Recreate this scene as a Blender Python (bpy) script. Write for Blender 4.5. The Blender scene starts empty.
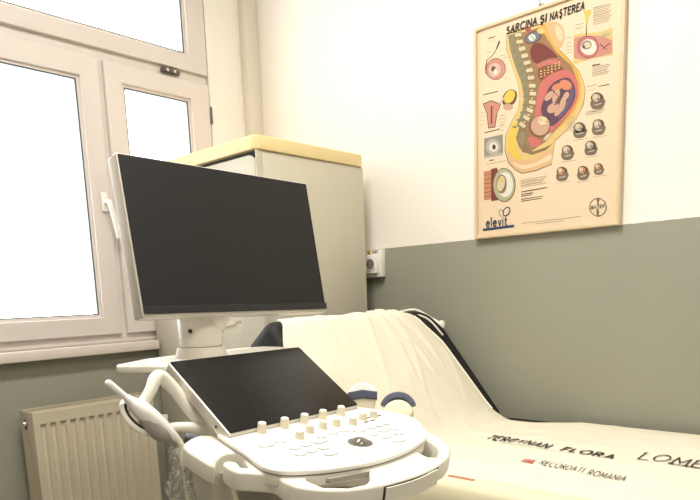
import bpy, bmesh, math, random
from mathutils import Vector, Matrix, noise
random.seed(4)
SC = bpy.context.scene
COL = SC.collection
# ---------------------------------------------------------------- camera
cd = bpy.data.cameras.new('camera'); cam = bpy.data.objects.new('camera', cd); COL.objects.link(cam)
cd.sensor_fit = 'HORIZONTAL'; cd.sensor_width = 36.0
cd.lens = 648.0 / 700.0 * 36.0
cd.shift_x = (350 - 345) / 700.0
cd.shift_y = (402 - 250) / 700.0
cd.clip_start = 0.05
_R = [(0.73579159, 0.08077569, -0.67237343), (0.67605988, -0.14540574, 0.7223574), (-0.03941804, -0.9860692, -0.16159752)]
cam.matrix_world = Matrix(((_R[0][0], -_R[0][1], -_R[0][2], 2.43), (_R[1][0], -_R[1][1], -_R[1][2], -2.09),
                           (_R[2][0], -_R[2][1], -_R[2][2], 1.22), (0, 0, 0, 1)))
SC.camera = cam
# ---------------------------------------------------------------- world, exposure, big lights
SC.view_settings.view_transform = 'Standard'; SC.view_settings.look = 'None'
SC.view_settings.gamma = 1.0; SC.view_settings.use_curve_mapping = False
SC.view_settings.exposure = 0.0
w = bpy.data.worlds.new('sky'); SC.world = w; w.use_nodes = True
bg = w.node_tree.nodes['Background']; bg.inputs[0].default_value = (0.95, 0.97, 1.0, 1); bg.inputs[1].default_value = 6.0
def area(name, loc, rot, sx, sy, power, col):
    l = bpy.data.lights.new(name, 'AREA'); l.shape = 'RECTANGLE'; l.size = sx; l.size_y = sy; l.energy = power; l.color = col
    o = bpy.data.objects.new(name, l); COL.objects.link(o); o.location = loc; o.rotation_euler = rot; return o
WARM = (1.0, 0.95, 0.87)
LAMPS = [((1.45, -1.45), 46), ((3.1, -1.7), 26)]
for (lx, ly), p in LAMPS:
    area('ceiling_lamp_light', (lx, ly, 2.925), (0, 0, 0), 0.26, 1.15, p, WARM)
# ---------------------------------------------------------------- materials
def mat(name, col, rough=0.5, metal=0.0, spec=0.5, bump=0, bscale=60, var=0, vscale=4, col2=None, coat=0, sss=0):
    m = bpy.data.materials.new(name); m.use_nodes = True; nt = m.node_tree; b = nt.nodes['Principled BSDF']
    b.inputs['Base Color'].default_value = (*col, 1); b.inputs['Roughness'].default_value = rough
    b.inputs['Metallic'].default_value = metal; b.inputs['Specular IOR Level'].default_value = spec
    if coat: b.inputs['Coat Weight'].default_value = coat
    tc = nt.nodes.new('ShaderNodeTexCoord')
    if var:
        n = nt.nodes.new('ShaderNodeTexNoise'); n.inputs['Scale'].default_value = vscale; n.inputs['Detail'].default_value = 5
        nt.links.new(tc.outputs['Object'], n.inputs['Vector'])
        mx = nt.nodes.new('ShaderNodeMix'); mx.data_type = 'RGBA'
        c2 = col2 or tuple(c * (1 - var) for c in col)
        mx.inputs[6].default_value = (*col, 1); mx.inputs[7].default_value = (*c2, 1)
        nt.links.new(n.outputs['Fac'], mx.inputs[0]); nt.links.new(mx.outputs[2], b.inputs['Base Color'])
    if bump:
        n2 = nt.nodes.new('ShaderNodeTexNoise'); n2.inputs['Scale'].default_value = bscale; n2.inputs['Detail'].default_value = 6
        nt.links.new(tc.outputs['Object'], n2.inputs['Vector'])
        bp = nt.nodes.new('ShaderNodeBump'); bp.inputs['Strength'].default_value = bump; bp.inputs['Distance'].default_value = 0.01
        nt.links.new(n2.outputs['Fac'], bp.inputs['Height']); nt.links.new(bp.outputs[0], b.inputs['Normal'])
    return m
def wall_mat():
    m = mat('two_colour_wall_paint', (0.86, 0.83, 0.76), 0.75, bump=0.12, bscale=9); nt = m.node_tree; b = nt.nodes['Principled BSDF']
    g = nt.nodes.new('ShaderNodeNewGeometry'); s = nt.nodes.new('ShaderNodeSeparateXYZ'); nt.links.new(g.outputs['Position'], s.inputs[0])
    n = nt.nodes.new('ShaderNodeTexNoise'); n.inputs['Scale'].default_value = 30; nt.links.new(g.outputs['Position'], n.inputs['Vector'])
    ma = nt.nodes.new('ShaderNodeMath'); ma.operation = 'MULTIPLY_ADD'; nt.links.new(n.outputs['Fac'], ma.inputs[0]); ma.inputs[1].default_value = 0.004
    nt.links.new(s.outputs['Z'], ma.inputs[2])
    gt = nt.nodes.new('ShaderNodeMath'); gt.operation = 'GREATER_THAN'; nt.links.new(ma.outputs[0], gt.inputs[0]); gt.inputs[1].default_value = 1.404
    n3 = nt.nodes.new('ShaderNodeTexNoise'); n3.inputs['Scale'].default_value = 2.2; n3.inputs['Detail'].default_value = 4; nt.links.new(g.outputs['Position'], n3.inputs['Vector'])
    a = nt.nodes.new('ShaderNodeMix'); a.data_type = 'RGBA'; a.inputs[6].default_value = (*LOWER, 1); a.inputs[7].default_value = (*[c * 0.9 for c in LOWER], 1)
    c = nt.nodes.new('ShaderNodeMix'); c.data_type = 'RGBA'; c.inputs[6].default_value = (*UPPER, 1); c.inputs[7].default_value = (UPPER[0] * .95, UPPER[1] * .94, UPPER[2] * .93, 1)
    nt.links.new(n3.outputs['Fac'], a.inputs[0]); nt.links.new(n3.outputs['Fac'], c.inputs[0])
    mx = nt.nodes.new('ShaderNodeMix'); mx.data_type = 'RGBA'; nt.links.new(gt.outputs[0], mx.inputs[0])
    nt.links.new(a.outputs[2], mx.inputs[6]); nt.links.new(c.outputs[2], mx.inputs[7]); nt.links.new(mx.outputs[2], b.inputs['Base Color'])
    return m
UPPER = (0.88, 0.84, 0.77); LOWER = (0.315, 0.315, 0.248)
M = {}
M['wall'] = wall_mat()
M['ceiling'] = mat('ceiling_paint', (0.88, 0.86, 0.80), 0.8, bump=0.1, bscale=12)
M['floor'] = mat('grey_linoleum', (0.36, 0.33, 0.27), 0.45, var=0.25, vscale=9)
M['casing'] = mat('casing_paint', (0.72, 0.66, 0.56), 0.7, bump=0.1, bscale=14, var=0.06)
M['pvc'] = mat('window_pvc', (0.69, 0.63, 0.59), 0.38, var=0.05, vscale=6)
M['gasket'] = mat('window_gasket', (0.03, 0.05, 0.055), 0.6)
M['hinge'] = mat('hinge_metal', (0.12, 0.10, 0.10), 0.4, metal=0.6)
M['whitepl'] = mat('white_plastic', (0.80, 0.78, 0.72), 0.35)
M['sill'] = mat('sill_board', (0.70, 0.62, 0.56), 0.4, var=0.08, vscale=12)
M['rad'] = mat('radiator_enamel', (0.56, 0.495, 0.375), 0.35, var=0.04)
M['radgrille'] = mat('radiator_grille', (0.40, 0.34, 0.26), 0.4)
M['chrome'] = mat('chrome', (0.7, 0.7, 0.68), 0.15, metal=1)
M['cab'] = mat('cabinet_panel', (0.52, 0.485, 0.385), 0.5, var=0.04, vscale=3)
M['cabtop'] = mat('cabinet_yellow_edging', (0.74, 0.60, 0.30), 0.45, var=0.08, vscale=10)
M['gap'] = mat('dark_gap', (0.03, 0.028, 0.024), 0.8)
M['machine'] = mat('machine_plastic', (0.80, 0.775, 0.685), 0.35, bump=0.02, bscale=300)
M['machineface'] = mat('control_face_plastic', (0.87, 0.85, 0.80), 0.38)
M['machinegrey'] = mat('machine_grey_plastic', (0.36, 0.34, 0.28), 0.5)
M['machinedark'] = mat('machine_dark_plastic', (0.035, 0.033, 0.03), 0.5)
M['post'] = mat('monitor_post_plastic', (0.76, 0.71, 0.63), 0.35)
M['silver'] = mat('silver_bezel', (0.62, 0.58, 0.52), 0.32, metal=0.35)
M['screen'] = mat('monitor_screen', (0.017, 0.017, 0.0165), 0.55, spec=0.27)
M['lip'] = mat('monitor_lip', (0.012, 0.012, 0.013), 0.45)
M['touch'] = mat('touch_glass', (0.008, 0.0075, 0.007), 0.22, spec=0.22)
M['knob'] = mat('knob_plastic', (0.72, 0.67, 0.52), 0.4)
M['knobtop'] = mat('knob_cap', (0.86, 0.83, 0.76), 0.35)
M['key'] = mat('key_plastic', (0.88, 0.87, 0.83), 0.3)
M['keyring'] = mat('key_shadow_gap', (0.12, 0.115, 0.105), 0.6)
M['ball'] = mat('trackball', (0.16, 0.145, 0.12), 0.12, coat=0.6)
M['slate'] = mat('probe_blue', (0.080, 0.090, 0.135), 0.4)
M['probewhite'] = mat('probe_white', (0.86, 0.85, 0.83), 0.3)
M['probecream'] = mat('probe_cream', (0.78, 0.72, 0.54), 0.35)
M['probegrey'] = mat('probe_grey', (0.36, 0.335, 0.31), 0.3)
M['probegrey2'] = mat('cup_grey', (0.55, 0.52, 0.44), 0.4)
M['cable'] = mat('cable_cream', (0.80, 0.76, 0.60), 0.4)
M['vinyl'] = mat('black_vinyl', (0.012, 0.012, 0.012), 0.6, spec=0.25, bump=0.05, bscale=220)
M['sheet'] = mat('white_cotton', (0.74, 0.69, 0.565), 0.9, spec=0.1, bump=0.15, bscale=45)
M['hem'] = mat('sheet_hem', (0.88, 0.84, 0.74), 0.85, spec=0.1)
M['under'] = mat('cream_vinyl', (0.74, 0.67, 0.46), 0.6, var=0.06)
M['redcloth'] = mat('rust_cloth', (0.40, 0.18, 0.11), 0.8)
M['ink'] = mat('printed_ink', (0.05, 0.048, 0.045), 0.8, spec=0.1)
M['inkred'] = mat('printed_red', (0.50, 0.08, 0.07), 0.8, spec=0.1)
M['frame'] = mat('poster_frame_wood', (0.66, 0.52, 0.33), 0.4, var=0.06, vscale=20)
M['label_yellow'] = mat('warning_yellow', (0.80, 0.62, 0.12), 0.5)
M['label_white'] = mat('label_white', (0.80, 0.78, 0.72), 0.5)
M['socketdark'] = mat('socket_recess', (0.22, 0.20, 0.17), 0.5)
M['steel'] = mat('painted_steel', (0.30, 0.29, 0.26), 0.45, metal=0.2)
M['rubber'] = mat('rubber', (0.02, 0.02, 0.02), 0.7)
PAL = dict(outline=(0.16, 0.09, 0.05), fat=(0.76, 0.55, 0.22), skin=(0.74, 0.47, 0.25), skinlight=(0.86, 0.64, 0.42), gold=(0.72, 0.42, 0.09),
 yellow=(0.78, 0.56, 0.10), muscle=(0.30, 0.25, 0.14), redbrown=(0.36, 0.20, 0.10), redbrown2=(0.40, 0.12, 0.09), bone=(0.70, 0.60, 0.38), bonedark=(0.26, 0.19, 0.10),
 spine=(0.22, 0.24, 0.17), blue=(0.17, 0.21, 0.27), white=(0.80, 0.76, 0.66), liver=(0.21, 0.06, 0.05), pink=(0.62, 0.18, 0.16), pink2=(0.62, 0.29, 0.22), intest=(0.25, 0.09, 0.06),
 cavity=(0.13, 0.07, 0.10), purple=(0.17, 0.12, 0.20), orange=(0.72, 0.26, 0.15), fetus=(0.62, 0.38, 0.26), fetusd=(0.22, 0.11, 0.08), palepink=(0.70, 0.48, 0.40),
 grey=(0.30, 0.29, 0.25), lgrey=(0.50, 0.45, 0.36), salmon=(0.60, 0.28, 0.16), lgreen=(0.46, 0.46, 0.28), brown=(0.22, 0.16, 0.11), text=(0.42, 0.34, 0.24), ink=(0.07, 0.055, 0.045),
 navy=(0.05, 0.07, 0.15), olive=(0.20, 0.20, 0.12), paper=(0.88, 0.69, 0.48))
for k, v in PAL.items(): M['art_' + k] = mat('print_' + k, tuple(c * .82 for c in v), 0.6, spec=0.2)
M['art_paper'] = mat('poster_paper', tuple(c * .82 for c in PAL['paper']), 0.5, var=0.03, vscale=3)
def glass_mat():
    m = bpy.data.materials.new('window_glass'); m.use_nodes = True; nt = m.node_tree; nt.nodes.remove(nt.nodes['Principled BSDF'])
    t = nt.nodes.new('ShaderNodeBsdfTransparent'); g = nt.nodes.new('ShaderNodeBsdfGlossy'); g.inputs['Roughness'].default_value = 0.02
    x = nt.nodes.new('ShaderNodeMixShader'); x.inputs[0].default_value = 0.06
    nt.links.new(t.outputs[0], x.inputs[1]); nt.links.new(g.outputs[0], x.inputs[2]); nt.links.new(x.outputs[0], nt.nodes['Material Output'].inputs[0]); return m
M['glass'] = glass_mat()
def film_mat():
    m = bpy.data.materials.new('clear_film'); m.use_nodes = True; nt = m.node_tree; nt.nodes.remove(nt.nodes['Principled BSDF'])
    t = nt.nodes.new('ShaderNodeBsdfTransparent'); t.inputs[0].default_value = (0.93, 0.93, 0.9, 1); g = nt.nodes.new('ShaderNodeBsdfGlossy'); g.inputs['Roughness'].default_value = 0.22
    d = nt.nodes.new('ShaderNodeBsdfTranslucent'); d.inputs[0].default_value = (0.85, 0.83, 0.75, 1)
    y = nt.nodes.new('ShaderNodeMixShader'); y.inputs[0].default_value = 0.4; nt.links.new(g.outputs[0], y.inputs[1]); nt.links.new(d.outputs[0], y.inputs[2])
    n = nt.nodes.new('ShaderNodeTexNoise'); n.inputs['Scale'].default_value = 70; n.inputs['Detail'].default_value = 3; n.inputs['Distortion'].default_value = 2
    tc = nt.nodes.new('ShaderNodeTexCoord'); nt.links.new(tc.outputs['Object'], n.inputs['Vector'])
    r = nt.nodes.new('ShaderNodeMapRange'); r.inputs[1].default_value = .5; r.inputs[2].default_value = .68; r.inputs[3].default_value = .12; r.inputs[4].default_value = .8; nt.links.new(n.outputs['Fac'], r.inputs[0])
    x = nt.nodes.new('ShaderNodeMixShader'); nt.links.new(r.outputs[0], x.inputs[0])
    nt.links.new(t.outputs[0], x.inputs[1]); nt.links.new(y.outputs[0], x.inputs[2]); nt.links.new(x.outputs[0], nt.nodes['Material Output'].inputs[0]); return m
M['film'] = film_mat()
def emis(name, c, s):
    m = bpy.data.materials.new(name); m.use_nodes = True; b = m.node_tree.nodes['Principled BSDF']
    b.inputs['Emission Color'].default_value = (*c, 1); b.inputs['Emission Strength'].default_value = s; return m
M['diffuser'] = emis('lamp_diffuser', WARM, 3.0)
# ---------------------------------------------------------------- helpers
def wloc(o):
    v = Vector((0, 0, 0))
    while o: v += o.location; o = o.parent
    return v
def link(name, me, m, parent=None, smooth=35):
    """me in world coordinates; linked under parent (an unrotated empty or part)"""
    if parent: me.transform(Matrix.Translation(-wloc(parent)))
    o = bpy.data.objects.new(name, me); COL.objects.link(o)
    if m is not None and not me.materials: me.materials.append(M[m])
    elif m is not None: me.materials.clear(); me.materials.append(M[m])
    if smooth:
        for p in me.polygons: p.use_smooth = True
        me.set_sharp_from_angle(angle=math.radians(smooth))
    if parent: o.parent = parent
    return o
def thing(name, label, cat, loc, group=None):
    o = bpy.data.objects.new(name, None); COL.objects.link(o); o.empty_display_size = 0.05; o.location = loc
    o['label'] = label; o['category'] = cat
    if group: o['group'] = group
    return o
def tag(o, label, cat, group=None):
    o['label'] = label; o['category'] = cat
    if group: o['group'] = group
    return o
class MB:
    def __init__(s): s.bm = bmesh.new()
    def box(s, a, b, bev=0.0, seg=2, T=None):
        r = bmesh.ops.create_cube(s.bm, size=1.0)['verts']
        c = [(a[i] + b[i]) / 2 for i in range(3)]; d = [abs(b[i] - a[i]) for i in range(3)]
        bmesh.ops.scale(s.bm, vec=d, verts=r); bmesh.ops.translate(s.bm, vec=c, verts=r)
        if bev:
            es = list({e for v in r for e in v.link_edges})
            rr = bmesh.ops.bevel(s.bm, geom=es, offset=bev, segments=seg, affect='EDGES', profile=0.5)
            r = list({v for f in rr['faces'] for v in f.verts} | {v for v in r if v.is_valid})
        if T is not None: bmesh.ops.transform(s.bm, matrix=T, verts=[v for v in r if v.is_valid])
        return s
    def lathe(s, prof, T=None, n=32):
        rings = []
        for r, z in prof:
            if r < 1e-6: rings.append([s.bm.verts.new((0, 0, z))])
            else: rings.append([s.bm.verts.new((r * math.cos(2 * math.pi * k / n), r * math.sin(2 * math.pi * k / n), z)) for k in range(n)])
        for a, b in zip(rings, rings[1:]):
            for k in range(n):
                q = [a[k % len(a)], a[(k + 1) % len(a)], b[(k + 1) % len(b)], b[k % len(b)]]
                q = [v for i, v in enumerate(q) if v not in q[:i]]
                if len(q) > 2: s.bm.faces.new(q)
        for g in (rings[0], rings[-1]):
            if len(g) > 2: s.bm.faces.new(g)
        if T is not None: bmesh.ops.transform(s.bm, matrix=T, verts=[v for g in rings for v in g])
        return s
    def tube(s, pts, rad, n=14, sy=1.0, smooth=6, caps=True, up=(0, 0, 1)):
        P = catmull(pts, smooth); R = rad if isinstance(rad, (list, tuple)) else [rad] * len(pts)
        RR = [R[0]] * len(P) if len(set(R)) == 1 else [lerp1(R, i / (len(P) - 1) * (len(R) - 1)) for i in range(len(P))]
        rings = []; u = None
        for i, p in enumerate(P):
            t = (P[min(i + 1, len(P) - 1)] - P[max(i - 1, 0)]).normalized()
            if u is None:
                u = Vector(up).cross(t)
                if u.length < 1e-3: u = Vector((1, 0, 0)).cross(t)
            u = (u - t * u.dot(t)).normalized(); v = t.cross(u)
            rings.append([s.bm.verts.new(p + u * math.cos(2 * math.pi * k / n) * RR[i] + v * math.sin(2 * math.pi * k / n) * RR[i] * sy) for k in range(n)])
        for a, b in zip(rings, rings[1:]):
            for k in range(n): s.bm.faces.new((a[k], a[(k + 1) % n], b[(k + 1) % n], b[k]))
        if caps: s.bm.faces.new(rings[0][::-1]); s.bm.faces.new(rings[-1])
        return s
    def loft(s, rings, closed=True, caps=True):
        R = [[s.bm.verts.new(p) for p in r] for r in rings]; n = len(R[0])
        for a, b in zip(R, R[1:]):
            for k in range(n if closed else n - 1): s.bm.faces.new((a[k], a[(k + 1) % n], b[(k + 1) % n], b[k]))
        if caps and closed: s.bm.faces.new(R[0][::-1]); s.bm.faces.new(R[-1])
        return s
    def me(s, name='m', fix=True):
        if fix: bmesh.ops.recalc_face_normals(s.bm, faces=s.bm.faces[:])
        me = bpy.data.meshes.new(name); s.bm.to_mesh(me); s.bm.free(); return me
    def build(s, name, m, parent=None, smooth=35, fix=True): return link(name, s.me(name, fix), m, parent, smooth)
def catmull_xy(P, n, closed=True): return [(v.x, v.y) for v in catmull([(x, y, 0) for x, y in P], n, closed)]
def lerp1(R, t):
    i = min(int(t), len(R) - 2); f = t - i; return R[i] * (1 - f) + R[i + 1] * f
def catmull(pts, n=6, closed=False):
    P = [Vector(p) for p in pts]
    if n <= 1: return P
    out = []; m = len(P); rng = range(m if closed else m - 1)
    for i in rng:
        if closed: a, b, c, d = P[(i - 1) % m], P[i], P[(i + 1) % m], P[(i + 2) % m]
        else: a, b, c, d = P[max(i - 1, 0)], P[i], P[i + 1], P[min(i + 2, m - 1)]
        for k in range(n):
            t = k / n
            out.append(0.5 * ((2 * b) + (c - a) * t + (2 * a - 5 * b + 4 * c - d) * t * t + (3 * b - a - 3 * c + d) * t ** 3))
    if not closed: out.append(P[-1])
    return out
def curve_mesh(outlines, depth, bevel=0.0, smooth=0):
    """filled 2D outlines (first outer, others holes), thickness depth centred on z=0"""
    cu = bpy.data.curves.new('tmp', 'CURVE'); cu.dimensions = '2D'; cu.fill_mode = 'BOTH'
    cu.extrude = max(depth / 2 - bevel, 0.0); cu.bevel_depth = bevel; cu.bevel_resolution = 3; cu.offset = -bevel
    for o in outlines:
        P = catmull([(x, y, 0) for x, y in o], smooth, True) if smooth else [Vector((x, y, 0)) for x, y in o]
        sp = cu.splines.new('POLY'); sp.points.add(len(P) - 1); sp.use_cyclic_u = True
        for i, p in enumerate(P): sp.points[i].co = (p.x, p.y, 0, 1)
    return to_mesh(cu)
def to_mesh(cu):
    o = bpy.data.objects.new('tmp', cu); COL.objects.link(o)
    dg = bpy.context.evaluated_depsgraph_get(); me = bpy.data.meshes.new_from_object(o.evaluated_get(dg))
    bpy.data.objects.remove(o); bpy.data.curves.remove(cu); return me
def slab(name, outlines, z0, z1, m, parent=None, bevel=0.002, smooth=0, T=None, ang=35):
    me = curve_mesh(outlines, z1 - z0, bevel, smooth); me.transform(Matrix.Translation((0, 0, (z0 + z1) / 2)))
    bm = bmesh.new(); bm.from_mesh(me); bmesh.ops.remove_doubles(bm, verts=bm.verts, dist=1e-5); bm.to_mesh(me); bm.free()
    if T is not None: me.transform(T)
    return link(name, me, m, parent, ang)
def _arc(cx, cy, rx, ry, a0, a1, n=10): return [(cx + rx * math.cos(math.radians(a0 + (a1 - a0) * i / n)), cy + ry * math.sin(math.radians(a0 + (a1 - a0) * i / n))) for i in range(n + 1)]
_S = _arc(.31, .745, .24, .235, 40, 270, 9) + _arc(.31, .255, .26, .255, 90, -140, 9)[1:]
GLYPH = {   # strokes in a box one cap height tall; width last
 'A': ([[(0, 0), (.35, 1), (.70, 0)], [(.12, .34), (.58, .34)]], .70), 'B': ([[(0, 0), (0, 1), (.28, 1)] + _arc(.28, .76, .26, .24, 90, -90) + [(0, .52)], [(.28, .52)] + _arc(.30, .26, .30, .26, 90, -90) + [(0, 0)]], .62),
 'C': ([_arc(.44, .5, .44, .5, 48, 312, 14)], .76), 'D': ([[(0, 0), (0, 1), (.25, 1)] + _arc(.27, .5, .46, .5, 90, -90, 12) + [(0, 0)]], .73),
 'E': ([[(.52, 1), (0, 1), (0, 0), (.54, 0)], [(0, .52), (.44, .52)]], .54), 'F': ([[(.52, 1), (0, 1), (0, 0)], [(0, .50), (.44, .50)]], .50),
 'G': ([_arc(.44, .5, .44, .5, 48, 330, 14) + [(.83, .45), (.48, .45)]], .84), 'I': ([[(0, 0), (0, 1)]], .02),
 'L': ([[(0, 1), (0, 0), (.50, 0)]], .50), 'M': ([[(0, 0), (.06, 1), (.42, .2), (.78, 1), (.84, 0)]], .84), 'N': ([[(0, 0), (0, 1), (.66, 0), (.66, 1)]], .66),
 'O': ([_arc(.46, .5, .46, .5, 0, 360, 20)], .92), 'R': ([[(0, 0), (0, 1), (.28, 1)] + _arc(.28, .75, .26, .25, 90, -90) + [(0, .50)], [(.26, .50), (.60, 0)]], .60),
 'S': ([_S], .58), 'T': ([[(0, 1), (.66, 1)], [(.33, 1), (.33, 0)]], .66), 'X': ([[(0, 0), (.60, 1)], [(0, 1), (.60, 0)]], .60), 'Y': ([[(0, 1), (.32, .48), (.64, 1)], [(.32, .48), (.32, 0)]], .64),
 '\u015e': ([_S, [(.30, 0), (.30, -.12), (.42, -.20), (.24, -.28)]], .58), ' ': ([], .38), '1': ([[(.05, .8), (.25, 1), (.25, 0)]], .35), '3': ([_arc(.25, .75, .25, .25, 140, -90) + _arc(.25, .25, .27, .27, 90, -140)[1:]], .5),
 '8': ([_arc(.27, .76, .23, .24, 0, 360, 14), _arc(.27, .27, .27, .27, 0, 360, 14)], .54),
 'e': ([[(.03, .36), (.56, .36)] + _arc(.30, .33, .28, .33, 6, 320, 14)], .60), 'l': ([[(0, 0), (0, 1.08)]], .02), 'v': ([[(0, .66), (.24, 0), (.48, .66)]], .48), 'i': ([[(0, 0), (0, .66)], [(0, .84), (0, .96)]], .02), 't': ([[(.14, .92), (.14, .12), (.22, 0), (.36, 0)], [(0, .64), (.34, .64)]], .36)}
def lettering(body, cap, T, width=None, weight=.13, shear=0.0, gap=.22, serif=0.0, fine=0.0):
    """strokes drawn as flat ribbons in the local xy plane, cap height cap, then moved by T"""
    bm = bmesh.new(); x = 0.0; hw = weight / 2
    def quad(P, last):
        vs = [bm.verts.new((p[0], p[1], 0)) for p in P]; bm.faces.new(vs)
    for ch in body:
        st, w_ = GLYPH[ch]
        for s in st:
            s = [(a + x, b_) for a, b_ in s]
            if fine:
                t = []
                for p, q in zip(s, s[1:]):
                    n = max(1, int(math.hypot(q[0] - p[0], q[1] - p[1]) / fine)); t += [(p[0] + (q[0] - p[0]) * k / n, p[1] + (q[1] - p[1]) * k / n) for k in range(n)]
                s = t + [s[-1]]
            for p, q in zip(s, s[1:]):
                dx, dy = q[0] - p[0], q[1] - p[1]; l = math.hypot(dx, dy) or 1; dx, dy = dx / l, dy / l; e = hw * .45; nx, ny = -dy * hw, dx * hw
                quad([(p[0] - dx * e + nx, p[1] - dy * e + ny), (p[0] - dx * e - nx, p[1] - dy * e - ny), (q[0] + dx * e - nx, q[1] + dy * e - ny), (q[0] + dx * e + nx, q[1] + dy * e + ny)], 0)
            if serif:
                for p in (s[0], s[-1]):
                    if (p[1] < .02 or p[1] > .98) and ch not in 'CGOS\u015e': quad([(p[0] - serif, p[1] - .05), (p[0] + serif, p[1] - .05), (p[0] + serif, p[1] + .05), (p[0] - serif, p[1] + .05)], 0)
        x += w_ + gap + weight * .6
    k = (width / (x - gap - weight * .6)) if width else cap
    for v in bm.verts: v.co = Vector((v.co.x * k + v.co.y * cap * shear, v.co.y * cap, 0))
    me = bpy.data.meshes.new('lettering'); bm.to_mesh(me); bm.free(); me.transform(T); return me
def merge(mes):
    bm = bmesh.new()
    for me in mes: bm.from_mesh(me)
    out = bpy.data.meshes.new('merged'); bm.to_mesh(out); bm.free(); return out
def frame_T(o, x, y):
    x = Vector(x).normalized(); y = Vector(y).normalized(); z = x.cross(y)
    return Matrix(((x[0], y[0], z[0], o[0]), (x[1], y[1], z[1], o[1]), (x[2], y[2], z[2], o[2]), (0, 0, 0, 1)))
def rrect(x0, y0, x1, y1, r, n=5):
    out = []
    for cx, cy, a in ((x1 - r, y1 - r, 0), (x0 + r, y1 - r, 90), (x0 + r, y0 + r, 180), (x1 - r, y0 + r, 270)):
        for k in range(n + 1):
            t = math.radians(a + 90 * k / n); out.append((cx + r * math.cos(t), cy + r * math.sin(t)))
    return out
def struct(o): o['kind'] = 'structure'; return o
def ellipse(cx, cy, rx, ry, n=28): return [(cx + rx * math.cos(2 * math.pi * k / n), cy + ry * math.sin(2 * math.pi * k / n)) for k in range(n)]
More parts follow.
